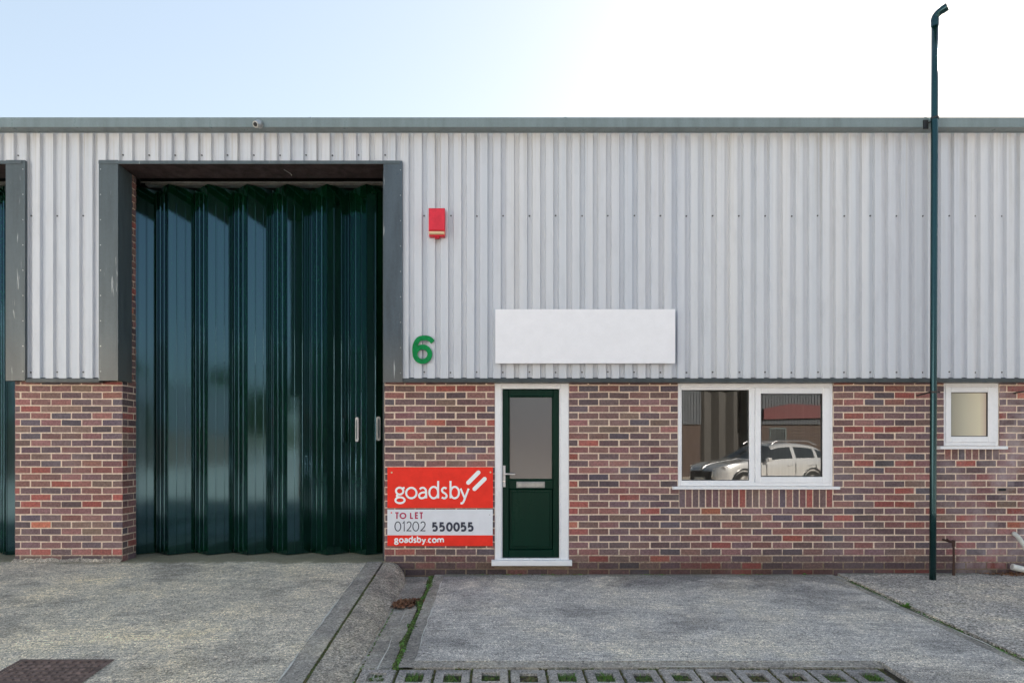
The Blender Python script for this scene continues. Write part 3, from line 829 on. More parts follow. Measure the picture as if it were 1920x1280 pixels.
# --- windows
def frame_rect(mb, x0, x1, z0, z1, w, y0, y1, b=.004, m=0, ws=None):
    l, r_, bo, to = ws or (w, w, w, w)
    mb.cbox(x0, x0 + l, y0, y1, z0, z1, b, m); mb.cbox(x1 - r_, x1, y0, y1, z0, z1, b, m)
    mb.cbox(x0 + l, x1 - r_, y0 + .0005, y1, z0, z0 + bo, b, m); mb.cbox(x0 + l, x1 - r_, y0 + .0005, y1, z1 - to, z1, b, m)
x0, x1, z0, z1 = W1
mb = MB()
frame_rect(mb, x0, x1, z0, z1, 0, .010, .085, .006, 0, (wx(1277) - x0, x1 - wx(1557), wz(904) - z0, z1 - wz(727)))
mb.cbox(wx(1407), wx(1416.5), .0115, .084, wz(904), wz(727), .005)
mb.cbox(wx(1277), wx(1279), .016, .08, wz(902), wz(729), .001); mb.cbox(wx(1405.5), wx(1407), .016, .08, wz(902), wz(729), .001)
mb.cbox(wx(1277), wx(1407), .0165, .08, wz(904), wz(900.5), .001); mb.cbox(wx(1277), wx(1407), .0165, .08, wz(730.5), wz(727), .001)
win = mb.build('window', M_upvc, unit)
mb = MB(); frame_rect(mb, wx(1416.7), wx(1556.8), wz(904.8), wz(726.2), 0, .001, .060, .005, 0, (wx(1427) - wx(1416.7), wx(1556.8) - wx(1543), wz(893.5) - wz(904.8), wz(726.2) - wz(737.5)))
mb.cbox(wx(1440), wx(1530), -.003, .004, wz(734.5), wz(731.5), .002)
mb.build('opening_sash', M_upvc, win)
mb = MB(); frame_rect(mb, wx(1426.5), wx(1543.3), wz(893.8), wz(737.2), .012, .012, .03, .002); frame_rect(mb, wx(1278.8), wx(1405.8), wz(900.8), wz(730.3), .009, .022, .03, .002)
mb.build('glazing_gasket', M_seal, win)
mb = MB(); mb.face([(wx(1427), .024, wz(893.4)), (wx(1543), .024, wz(893.4)), (wx(1543), .024, wz(737.5)), (wx(1427), .024, wz(737.5))]); mb.build('pane', M_glass, win)
mb = MB(); mb.face([(wx(1279), .028, wz(900.5)), (wx(1406), .028, wz(900.5)), (wx(1406), .028, wz(730.7)), (wx(1279), .028, wz(730.7))]); mb.build('pane', M_glass, win)
mb = MB(); mb.cbox(wx(1262, -.05), wx(1575.5, -.05), -.055, .03, wz(917.3, -.05), wz(912, -.05), .004); mb.build('sill', M_upvc, win)
x0, x1, z0, z1 = W2
mb = MB(); frame_rect(mb, x0, x1, z0, z1, 0, .010, .085, .006, 0, (.026, .028, .04, .052)); w2 = mb.build('window', M_upvc, unit)
mb = MB(); frame_rect(mb, wx(1774), wx(1869.5), wz(829), wz(725.5), 0, .001, .06, .005, 0, (wx(1784) - wx(1774), wx(1869.5) - wx(1853.5), wz(818) - wz(829), wz(725.5) - wz(735)))
mb.cbox(wx(1788), wx(1852), -.003, .004, wz(732.5), wz(729.5), .002); mb.build('opening_sash', M_upvc, w2)
mb = MB(); frame_rect(mb, wx(1783.5), wx(1854), wz(818.5), wz(734.5), .01, .012, .03, .002); mb.build('glazing_gasket', M_seal, w2)
mb = MB(); mb.box(wx(1784.5), wx(1853), .024, .03, wz(817.5), wz(735.5)); mb.build('pane', M_frost2, w2)
mb = MB(); mb.cbox(wx(1762.5, -.05), wx(1890, -.05), -.055, .03, wz(842, -.05), wz(836, -.05), .004); mb.build('sill', M_upvc, w2)

# --- entrance door
x0, x1, z0, z1 = DR
mb = MB()
lx0, lx1, lz0, lz1 = wx(941.5), wx(1049.5), wz(1045.7), wz(729.8)
yd = .035
gx0, gx1, gz0, gz1 = wx(954), wx(1037.5), wz(899.4), wz(742)
px0, px1, pz0, pz1 = wx(952.8), wx(1038.5), wz(1031.5), wz(916.5)
mb.cbox(lx0, gx0, yd, .09, lz0, lz1, .006); mb.cbox(gx1, lx1, yd, .09, lz0, lz1, .006)
mb.cbox(gx0, gx1, yd + .0006, .09, gz1, lz1, .006); mb.cbox(gx0, gx1, yd + .0006, .09, pz1, gz0, .006); mb.cbox(gx0, gx1, yd + .0006, .09, lz0, pz0, .006)
mb.cbox(gx0, gx1, yd + .018, .085, pz0, pz1, .012)
mb.cbox(gx0 + .03, gx1 - .03, yd + .010, .05, pz0 + .03, pz1 - .03, .010)
for a, b, c_, d in ((gx0, gx0 + .012, gz0, gz1), (gx1 - .012, gx1, gz0, gz1), (gx0 + .012, gx1 - .012, gz0, gz0 + .012), (gx0 + .012, gx1 - .012, gz1 - .012, gz1)):
    mb.cbox(a, b, yd + .010, .08, c_, d, .003)
door = mb.build('entrance_door', M_doorgreen, unit)
mb = MB(); frame_rect(mb, x0, x1, wz(1050.5), z1, 0, .004, .10, .006, 0, (wx(940) - x0, x1 - wx(1051), .001, z1 - wz(728.5)))
mb.cbox(wx(940), wx(942), .014, .10, wz(1050), wz(728.5), .003); mb.cbox(wx(1049), wx(1051), .014, .10, wz(1050), wz(728.5), .003)
mb.build('door_frame', M_upvc, door)
mb = MB(); mb.box(gx0 + .010, gx1 - .010, yd + .022, yd + .03, gz0 + .01, gz1 - .01); mb.build('pane', M_frost, door)
mb = MB(); mb.cbox(wx(921.5, -.06), wx(1072.7, -.06), -.065, .10, wz(1060.5, -.06), wz(1050.2, -.06), .006); mb.cbox(wx(940), wx(1051), .0, .1, wz(1050.2), wz(1046.2), .004)
mb.build('threshold', M_upvc, door)
mb = MB(); mb.cbox(wx(968.5), wx(1022), yd - .010, yd, wz(914.5), wz(902.5), .005); mb.cbox(wx(971), wx(1019.5), yd - .016, yd - .010, wz(912.8), wz(904.2), .005)
mb.build('letter_plate', M_galv, door)
mb = MB(); mb.cbox(wx(943), wx(948), yd - .010, yd, wz(913), wz(872.5), .005)
mb.tube([(wx(945.5), yd - .01, wz(888)), (wx(945.5), yd - .05, wz(888)), (wx(948), yd - .056, wz(888)), (wx(966), yd - .056, wz(888.5))], .0085, 10)
mb.tube([(wx(945.5), yd - .01, wz(902)), (wx(945.5), yd - .016, wz(902))], .008, 10, 1)
mb.build('handle', [M_handle, M_chrome], door, smooth=False)

# ------------------------------------------------------------------ lettering: a small stroke font
def catmull(P, n=6):
    if len(P) < 3: return P
    out = []
    for i in range(len(P) - 1):
        p0, p1, p2, p3 = P[max(i - 1, 0)], P[i], P[i + 1], P[min(i + 2, len(P) - 1)]
        for k in range(n):
            t_ = k / n
            out.append(tuple(.5 * (2 * b + (c_ - a) * t_ + (2 * a - 5 * b + 4 * c_ - d) * t_ * t_ + (3 * b - a - 3 * c_ + d) * t_ ** 3) for a, b, c_, d in zip(p0, p1, p2, p3)))
    return out + [P[-1]]
def ell(cx, cy, rx, ry, a0=0, a1=360, n=28):
    return [(cx + rx * math.cos(R(a0 + (a1 - a0) * k / n)), cy + ry * math.sin(R(a0 + (a1 - a0) * k / n))) for k in range(n + 1)]
XH = .66
GLY = {
 'o': [ell(.5, .5, .5, .5)], '0': [ell(.5, .5, .5, .5)], 'O': [ell(.5, .5, .5, .5)],
 'd': [ell(.5, XH / 2, .5, XH / 2), [(1, 0), (1, 1)]],
 'b': [ell(.5, XH / 2, .5, XH / 2), [(0, 0), (0, 1)]],
 'a': [catmull([(.10, .86), (.32, .98), (.62, 1.0), (.92, .84), (1, .58)]) + [(1, 0)], catmull([(1, .56), (.6, .56), (.2, .46), (.0, .25), (.14, .05), (.42, 0), (.76, .08), (1, .3)])],
 's': [catmull([(.95, .92), (.62, 1.0), (.25, .96), (.06, .75), (.28, .57), (.72, .43), (.96, .23), (.74, .03), (.38, 0), (.02, .09)])],
 'y': [[(0, 1), (.52, .34)], catmull([(1, 1), (.66, .52), (.40, .15), (.2, .01), (0, .02)], 5)],
 'g': [ell(.46, .78, .40, .22), [(.74, .94), (1.0, 1.0)], catmull([(.30, .585), (.16, .50), (.22, .41), (.5, .385)]), ell(.5, .19, .5, .19)],
 'c': [ell(.55, .5, .55, .5, 48, 312)],
 'm': [[(0, 0), (0, 1)], catmull([(0, .68), (.12, .93), (.28, 1), (.43, .9), (.5, .65)]) + [(.5, 0)], catmull([(.5, .68), (.62, .93), (.78, 1), (.93, .9), (1, .65)]) + [(1, 0)]],
 'T': [[(0, 1), (1, 1)], [(.5, 1), (.5, 0)]], 'L': [[(0, 1), (0, 0), (1, 0)]], 'E': [[(1, 1), (0, 1), (0, 0), (1, 0)], [(0, .52), (.9, .52)]],
 '1': [[(.1, .8), (.8, 1), (.8, 0)]],
 '2': [catmull([(.04, .84), (.3, .99), (.68, .98), (.92, .78), (.84, .52), (.5, .26), (.03, .0)]) + [(1, 0)]],
 '5': [[(.9, 1), (.16, 1), (.12, .56)] + catmull([(.12, .56), (.42, .62), (.8, .56), (.98, .32), (.82, .07), (.42, 0), (.0, .06)])[1:]],
 '.': [[(.5, .2), (.5, .8)]],
}
_lift = [0]
def ribbon(mb, pts, w, y, m=0, depth=0.0, round_=False):
    """flat band of width w along pts (x, z) at plane Y = y, facing -Y"""
    _lift[0] = (_lift[0] + 1) % 9; yy = y - _lift[0] * .00012
    P = [Vector(p) for p in pts]; P = [p for i, p in enumerate(P) if i == 0 or (p - P[i - 1]).length > 1e-5]
    closed = (P[0] - P[-1]).length < 1e-4
    Lf, Rt = [], []
    for i, p in enumerate(P):
        if closed: a, b = P[i - 1 if i else -2], P[(i + 1) if i < len(P) - 1 else 1]
        else: a, b = P[max(i - 1, 0)], P[min(i + 1, len(P) - 1)]
        d1 = (p - a).normalized() if (p - a).length > 0 else (b - p).normalized(); d2 = (b - p).normalized() if (b - p).length > 0 else d1
        t_ = (d1 + d2); t_ = t_.normalized() if t_.length > .1 else d1
        n = Vector((-t_.y, t_.x)); s = w / 2 / max(.5, n.dot(Vector((-d1.y, d1.x))))
        Lf.append(p + n * s); Rt.append(p - n * s)
    if round_ and not closed:
        for end, (p, q) in ((0, (P[0], P[1])), (1, (P[-1], P[-2]))):
            d = (p - q).normalized(); n = Vector((-d.y, d.x))
            arc = [p + d * (w / 2 * math.sin(R(a))) + n * (w / 2 * math.cos(R(a))) for a in range(0, 181, 20)]
            mb.face([(q_.x, yy, q_.y) for q_ in arc], m)
    for i in range(len(P) - 1):
        q = [Lf[i], Rt[i], Rt[i + 1], Lf[i + 1]]
        mb.face([(a.x, yy, a.y) for a in q], m)
        if depth:
            for a, b in ((Lf[i], Lf[i + 1]), (Rt[i], Rt[i + 1])):
                mb.face([(a.x, yy, a.y), (b.x, yy, b.y), (b.x, yy + depth, b.y), (a.x, yy + depth, a.y)], m)
    if depth and not closed:
        for i in (0, -1):
            a, b = Lf[i], Rt[i]; mb.face([(a.x, yy, a.y), (b.x, yy, b.y), (b.x, yy + depth, b.y), (a.x, yy + depth, a.y)], m)
def glyph(mb, ch, box, w, y, tf, m=0, depth=0):
    """box = (px left, px right, py top, py bottom) of the inked glyph, w in px"""
    l, r_, tp, bt = box; l += w / 2; r_ -= w / 2; tp += w / 2; bt -= w / 2
    if ch in 'dbTLE1': tp -= w / 2
    if ch in 'dbTE1m': bt += w / 2 if ch in 'T1' else 0
    if ch in 'dbmTE' : pass
    for pl in GLY[ch]:
        Q = []
        for (u, v) in pl:
            Q.append(tf(l + (r_ - l) * u, bt + (tp - bt) * v))
        ribbon(mb, Q, w * tf(1, 0, True), y, m, depth)
Z5 = 1513 / 260
def tf(a, b, sc=False):   # crop coordinates of the sign -> wall metres
    if sc: return (CD - .04) / F / Z5
    return (wx(700 + a / Z5, -.04), wz(840 + b / Z5, -.04))
sign = empty('letting_sign', (wx(825), -.02, wz(1023)))
tag(sign, 'red and white TO LET board screwed to the brick wall beside the green entrance door', 'sign')
def spart(mb, name, m):
    o = mb.build(name, m, sign); o.matrix_parent_inverse = Matrix.Translation(-sign.location); return o
YS = -.022
def srect(mb, a, b, c_, d, y0, y1, m=0):
    p, q = tf(a, d), tf(b, c_); mb.box(p[0], q[0], y0, y1, p[1], q[1], m)
mb = MB(); srect(mb, 150, 1305, 207, 652, YS, -.004); 
p1 = spart(mb, 'name_board', [M_signred])
mb = MB(); srect(mb, 150, 1303, 668, 1067, YS, -.004, 0); srect(mb, 150.3, 1302.7, 950, 1066.7, YS - .0015, YS, 1)
p2 = spart(mb, 'contact_board', [M_signwhite, M_signred])
yl = YS - .003
mb = MB()
for ch, bx in (('g', (228, 350, 418, 610)), ('o', (345, 480, 420, 556)), ('a', (486, 586, 420, 556)), ('d', (598, 717, 356, 556)), ('s', (733, 812, 420, 556)), ('b', (830, 945, 356, 556)), ('y', (940, 1050, 428, 612))):
    glyph(mb, ch, bx, 22, yl, tf)
for a, b in (((1035, 375), (1146, 264)), ((1104, 443), (1214, 335))):
    ribbon(mb, [tf(*a), tf(*b)], 46 * tf(1, 0, True), yl, 0, 0, True)
o = mb.build('lettering', M_inkwhite, p1)
mb = MB()
for ch, bx in (('T', (230, 280, 704, 770)), ('O', (284, 358, 702, 772)), ('L', (398, 438, 704, 770)), ('E', (452, 492, 704, 770)), ('T', (496, 546, 704, 770))):
    if ch == 'L': mb.build('lettering', M_inkred, p2); mb = MB()
    glyph(mb, ch, bx, 14, yl, tf)
o = mb.build('lettering', M_inkred, p2)
mb = MB()
for ch, bx in (('0', (228, 302, 798, 908)), ('1', (312, 345, 800, 906)), ('2', (358, 418, 798, 906)), ('0', (424, 498, 798, 908)), ('2', (508, 572, 798, 906))):
    glyph(mb, ch, bx, 10.5, yl, tf)
mb.build('lettering', M_ink, p2); mb = MB()
for k, ch in enumerate('550055'):
    glyph(mb, ch, (636 + k * 78, 636 + k * 78 + (68 if ch == '5' else 74), 806, 910), 23, yl, tf)
o = mb.build('lettering', M_ink, p2)
mb = MB(); x = 224
for ch, w_ in (('g', 50), ('o', 54), ('a', 46), ('d', 50), ('s', 38), ('b', 50), ('y', 50), ('.', 16), ('c', 42), ('o', 54), ('m', 76)):
    t_, b_ = {'g': (980, 1054), 'y': (982, 1054), 'd': (960, 1033), 'b': (960, 1033), '.': (1012, 1034)}.get(ch, (980, 1034))
    glyph(mb, ch, (x, x + w_, t_, b_), 14.5, yl - .0008, tf); x += w_ + 2.0
o = mb.build('lettering', M_inkwhite, p2)
mb = MB()
for a, b in ((197, 265), (1278, 262)): c_ = tf(a, b); mb = MB(); mb.disc((c_[0], YS, c_[1]), .010, 12, 0, h=.004); mb.build('screw_cap', M_lens, p1)
mb = MB()
for a, b, m_ in ((195, 1002, 0), (1272, 1012, 0), (1270, 726, 1), (195, 704, 0)): c_ = tf(a, b); mb = MB(); mb.disc((c_[0], YS - .0016, c_[1]), .008 if m_ == 0 else .004, 12, 0, h=.004); mb.build('screw_cap', [M_signred, M_dark][m_], p2)

# house number
YN = -.128
mb = MB(); Z6 = 1920 / 360
def t6(a, b): return (wx(600 + a / Z6, YN), wz(560 + b / Z6, YN))
w6 = 49 / Z6 * (CD + YN) / F
ribbon(mb, [t6(*p) for p in ell(1024, 553, 74, -72, 0, 360, 40)], w6, YN, 0, .018)
ribbon(mb, [t6(*p) for p in catmull([(1128, 432), (1095, 400), (1045, 390), (990, 402), (956, 450), (946, 510), (950, 560)], 8)], w6 * .98, YN, 0, .018)
six = mb.build('house_number', M_six); tag(six, 'green number 6 fixed to the grey corrugated cladding beside the folding door', 'number')
# blank sign board
mb = MB(); mb.box(wx(928.7, -.16), wx(1266, -.16), -.160, -.135, wz(681, -.16), wz(579.5, -.16))
bo = mb.build('blank_sign_board', M_board, bevel=.002)
tag(bo, 'blank white rectangular sign board on the cladding above the green entrance door', 'sign board')
mb = MB()
for xx in (960, 1235): mb = MB(); mb.box(wx(xx), wx(xx + 6), -.1345, -.0955, wz(676, -.12), wz(585, -.12)); mb.build('batten', M_galv, bo)
# alarm box
YA = -.19
al = empty('alarm_box', (wx(818.5, -.1), -.1, wz(442, -.1))); tag(al, 'red burglar alarm bell box with a beige strobe lens on the grey cladding', 'alarm')
def ap(mb, n, m, **k):
    o = mb.build(n, m, al, **k); o.matrix_parent_inverse = Matrix.Translation(-al.location); return o
ax0, ax1, az0, az1 = wx(803.5, YA), wx(834, YA), wz(440, YA), wz(389.5, YA)
mb = MB(); mb.cbox(ax0, ax1, YA, -.096, az0 + .045, az1, .012); mb.cbox(ax0 + .001, ax1 - .001, YA + .03, -.096, az0 - .005, az0 + .0445, .006)
mb.cbox((ax0 + ax1) / 2 - .025, (ax0 + ax1) / 2 + .025, YA + .03, -.1, az0 - .022, az0 - .0055, .006)
ap(mb, 'housing', M_red, bevel=.004)
mb = MB(); mb.tube([(ax0 + .006, YA + .022, az0 + .026), (ax1 - .006, YA + .022, az0 + .026)], .018, 14); ap(mb, 'strobe_lens', M_lens, smooth=False)
# security camera on the gutter
sc_ = empty('security_camera', (wx(481, -.25), -.235, wz(232, -.25))); tag(sc_, 'small grey dome security camera mounted on the gutter over the folding door', 'camera')
def cp(mb, n, m, **k):
    o = mb.build(n, m, sc_, **k); o.matrix_parent_inverse = Matrix.Translation(-sc_.location); return o
cx, cz = wx(481, -.28), wz(234.5, -.28)
mb = MB(); mb.tube([(cx + .02, -.236, cz + .028), (cx + .012, -.262, cz + .02), (cx - .004, -.305, cz - .006)], [.042, .04, .034], 20); cp(mb, 'housing', M_galv, smooth=False)
mb = MB(); mb.tube([(cx - .004, -.306, cz - .006), (cx - .0075, -.315, cz - .012)], [.022, .016], 16); cp(mb, 'lens', M_dark)
mb = MB(); mb.box(cx - .005, cx + .05, -.246, -.2355, cz + .005, cz + .05); cp(mb, 'bracket', M_gutter)

# ------------------------------------------------------------------ vent pipe
YP = -.29
pipe = empty('vent_pipe', (wx(1748.5, YP), YP, gz(YP) + .012)); tag(pipe, 'tall dark green vent pipe rising past the gutter with a bent top', 'pipe')
def pp(mb, n, m, **k):
    o = mb.build(n, m, pipe, **k); o.matrix_parent_inverse = Matrix.Translation(-pipe.location); return o
xb, xt = wx(1748.8, YP), wx(1752.9, YP); r_ = .032
zt_ = wz(40, YP)
mb = MB(); zj = [gz(YP) - .02, wz(735, YP), wz(222, YP), zt_]
mb.tube([(xb + (xt - xb) * (z - zj[0]) / (zt_ - zj[0]), YP, z) for z in [zj[0] + (zt_ - zj[0]) * k / 8 for k in range(9)]], r_, 24)
pp(mb, 'pipe_shaft', M_pipe, smooth=True)
mb = MB()
P = [(xt, YP, zt_), (xt, YP, zt_ + .02)]
for k in range(1, 8):
    a = R(90 * k / 7 * .8); P.append((xt + .07 * (1 - math.cos(a)), YP - .07 * (1 - math.cos(a)), zt_ + .02 + .07 * math.sin(a)))
e = Vector(P[-1]); d = (e - Vector(P[-2])).normalized(); P += [tuple(e + d * .02)]
mb.tube(P, [r_ + .006] * 2 + [r_ + .004] * 7 + [r_ + .006], 24)
e = Vector(P[-1]); mb.tube([tuple(e - d * .03), tuple(e + d * .025)], r_ + .008, 24)
pp(mb, 'bend', M_pipe, smooth=False)
mb = MB(); mb.tube([(xt, YP, zt_ - .06), (xt, YP, zt_ + .01)], r_ + .005, 24); pp(mb, 'socket', M_pipe)
for z_, xa in ((wz(222, YP), xt), (wz(735, YP), (xb + (xt - xb) * .35))):
    mb = MB(); mb.tube([(xa, YP, z_ - .011), (xa, YP, z_ + .011)], r_ + .005, 24)
    if z_ < 3: mb.tube([(xa - .03, YP + .01, z_), (wx(1722, -.02), .02, z_ - .012)], .009, 8); mb.box(xa + .035, xa + .07, YP - .003, YP + .012, z_ - .009, z_ + .009)
    else:
        mb.tube([(xa + .045, YP + .005, z_), (xa - .05, YP + .045, z_ - .03)], .007, 8); mb.box(xa - .09, xa - .04, GY0 - .012, GY0 - .001, z_ - .09, z_ + .005)
    pp(mb, 'pipe_clip', M_dark)
# rusty stub pipe
mb = MB(); xs = wx(1788, -.1); mb.tube([(xs, -.10, -.02), (xs + .003, -.10, .17), (xs, -.10, wz(1020, -.1)), (xs - .006, -.10, wz(1016, -.1)), (xs - .03, -.09, wz(1015, -.1)), (wx(1768), .02, wz(1011))], [.016, .011, .011, .016, .014, .011], 10)
mb.tube([(xs, -.10, wz(1024, -.1)), (xs, -.10, wz(1012, -.1))], .018, 10); mb.tube([(wx(1774), -.045, wz(1014)), (wx(1770), -.045, wz(1009))], .012, 8)
tag(mb.build('rusty_pipe', M_rust), 'short rusty iron pipe standing at the wall foot right of the green vent pipe', 'pipe')
# iron peg in the wall
mb = MB(); mb.tube([(wx(1901), -.0, wz(737)), (wx(1902), -.03, wz(736)), (wx(1922, -.06), -.06, wz(733.5, -.05))], .008, 8)
tag(mb.build('pipe_hook', M_dark), 'black iron hook sticking out of the bricks right of the small window', 'hook')
# white waste pipe
M_wp = worn('white_plastic', (.62, .62, .58), .4, .12)
mb = MB(); mb.tube([(wx(1903), .02, wz(1000)), (wx(1903, -.05), -.05, wz(1000)), (wx(1908, -.08), -.08, wz(1003)), (wx(1922, -.09), -.09, wz(1022)), (wx(1932, -.09), -.09, wz(1045)), (wx(1934, -.09), -.09, wz(1070))], .024, 14)
mb.tube([(wx(1896, -.08), -.09, wz(1062, -.1)), (wx(1912, -.08), -.11, wz(1066, -.1)), (wx(1945, -.08), -.16, wz(1074, -.1))], .034, 14)
tag(mb.build('waste_pipe', M_wp), 'white plastic waste pipe leaving the brick wall at the far right', 'pipe')

# ------------------------------------------------------------------ across the yard (seen in the glass and the glossy doors)
YO = -25.0
opp = empty('opposite_unit', (12, YO, 0)); tag(opp, 'brick and grey clad unit across the yard reflected in the large window', 'building')
def op(mb, n, m, **k):
    o = mb.build(n, m, opp, **k); o.matrix_parent_inverse = Matrix.Translation(-opp.location); return o
M_cladfar = worn('dull_cladding', (.10, .11, .125), .6, .1)
M_farred = worn('dull_sign_red', (.12, .018, .02), .5, .1)
M_brick2 = mat('far_brick', (.22, .12, .09), .9); t = NT(M_brick2)
bt = t.n.new('ShaderNodeTexBrick'); bt.inputs['Scale'].default_value = 1; bt.inputs['Brick Width'].default_value = .225; bt.inputs['Row Height'].default_value = .075; bt.inputs['Mortar Size'].default_value = .008
bt.inputs['Color1'].default_value = (.07, .04, .032, 1); bt.inputs['Color2'].default_value = (.06, .04, .04, 1); bt.inputs['Mortar'].default_value = (.17, .14, .11, 1)
mp = t.n.new('ShaderNodeMapping'); mp.inputs['Rotation'].default_value = (R(90), 0, 0); t.l.new(t.tc.outputs['Object'], mp.inputs[0]); t.l.new(mp.outputs[0], bt.inputs[0]); t.color(bt.outputs[0])
ZJ, ZO1, ZO2 = 2.62, 4.7, 6.4
mb = MB()
opn = [(-3.4, -.4), (10.2, 12.8), (21.0, 24.0), (30, 33)]
edges = [-10] + [v for p in opn for v in p] + [44]
for a, b in zip(edges[::2], edges[1::2]): mb.box(a, b, YO - .3, YO, -.1, ZJ)
op(mb, 'brick_wall', M_brick2)
mb = MB()
for a, b in zip(edges[::2], edges[1::2]): cladding(mb, a, b, ZJ, ZO2, fy=YO + .1, face=1)
for a, b in opn: cladding(mb, a, b, ZO1, ZO2, fy=YO + .1, face=1)
op(mb, 'corrugated_cladding', [M_cladfar, M_screw])
mb = MB()
mb.box(-10, 44, YO - .3, YO + .25, ZO2, ZO2 + .22); mb.box(-10, 44, YO - 14, YO - .3, ZO2 - .1, ZO2 + .1)
op(mb, 'gutter', M_gutter)
M_brown = worn('brown_door', (.05, .045, .040), .5, .2)
for a, b in opn:
    mb = MB(); n_ = 7
    for k in range(n_):
        xa = a + (b - a) * k / n_; xb_ = a + (b - a) * (k + 1) / n_
        ya, yb = (YO - .5, YO - .62) if k % 2 else (YO - .62, YO - .5)
        mb.face([(xa, ya, 0), (xb_, yb, 0), (xb_, yb, ZO1), (xa, ya, ZO1)])
    op(mb, 'folding_door', M_brown)
mb = MB(); wx0, wx1, wz0, wz1 = (1445 - 930) / 37.7, (1476 - 930) / 37.7, 1.376 + .2, 1.376 + 1.07
frame_rect(mb, wx0, wx1, wz0, wz1, .05, YO - .02, YO + .03)
for k in range(1, 6): mb.box(wx0 + k * (wx1 - wx0) / 6 - .01, wx0 + k * (wx1 - wx0) / 6 + .01, YO + .01, YO + .025, wz0, wz1)
mb.box(wx0, wx1, YO - .01, YO + .008, wz0, wz1, 1)
op(mb, 'window', [M_gutter, M_dark])
mb = MB()
sx = lambda p: (p - 930) / 37.7
szf = lambda p: CH + (842 - p) / 37.7
A = [(sx(1431), szf(786)), (sx(1560), szf(783)), (sx(1560), szf(763)), (sx(1537), szf(760)), (sx(1482), szf(757)), (sx(1431), szf(766))]
mb.face([(x, YO + .22, z) for x, z in A]); mb.face([(x, YO + .12, z) for x, z in A])
for k in range(len(A)):
    l = A[(k + 1) % len(A)]; q = A[k]; mb.face([(q[0], YO + .12, q[1]), (l[0], YO + .12, l[1]), (l[0], YO + .22, l[1]), (q[0], YO + .22, q[1])])
tag(mb.build('fascia_sign', M_farred), 'long red fascia sign on the unit across the yard, reflected in the opening sash', 'sign')

# unseen pale block, added on the left to throw sunlight back on the unit
M_cglass = mat('car_glass', (.03, .035, .04), .05, ior=1.9)
M_rend = worn('pale_render', (.76, .75, .72), .8, .05)
blk = empty('bounce_block', (-16, -19, 0)); tag(blk, 'made-up pale block added behind the camera on the left to bounce sunlight', 'building')
def bp(mb, n, m):
    o = mb.build(n, m, blk); o.matrix_parent_inverse = Matrix.Translation(-blk.location); return o
BY = -18.0
bw = [(-32 + k * 3.4, -30.4 + k * 3.4, z, z + 1.2) for k in range(6) for z in (1.0, 3.9)]
mb = MB()
us = sorted({-34, -11, *[q for b in bw for q in b[:2]]}); zs = sorted({-.1, 6.6, *[q for b in bw for q in b[2:]]})
for a, b in zip(us, us[1:]):
    for c_, d in zip(zs, zs[1:]):
        if not any(q[0] < (a + b) / 2 < q[1] and q[2] < (c_ + d) / 2 < q[3] for q in bw): mb.box(a, b, BY - .3, BY, c_, d)
mb.box(-34, -33.7, BY - 12, BY - .3, -.1, 6.6); mb.box(-11.3, -11, BY - 12, BY - .3, -.1, 6.6); mb.box(-34, -11, BY - 12.3, BY - 12, -.1, 6.6)
bp(mb, 'wall', M_rend)
mb = MB(); mb.box(-34.2, -10.8, BY - 12.5, BY + .2, 6.605, 6.8); bp(mb, 'roof', M_gutter)
for q in bw:
    mb = MB(); frame_rect(mb, q[0], q[1], q[2], q[3], .06, BY - .12, BY - .05); w_ = bp(mb, 'window', M_upvc)
    mb = MB(); mb.box(q[0], q[1], BY - .15, BY - .13, q[2], q[3]); mb.build('pane', M_cglass, w_)

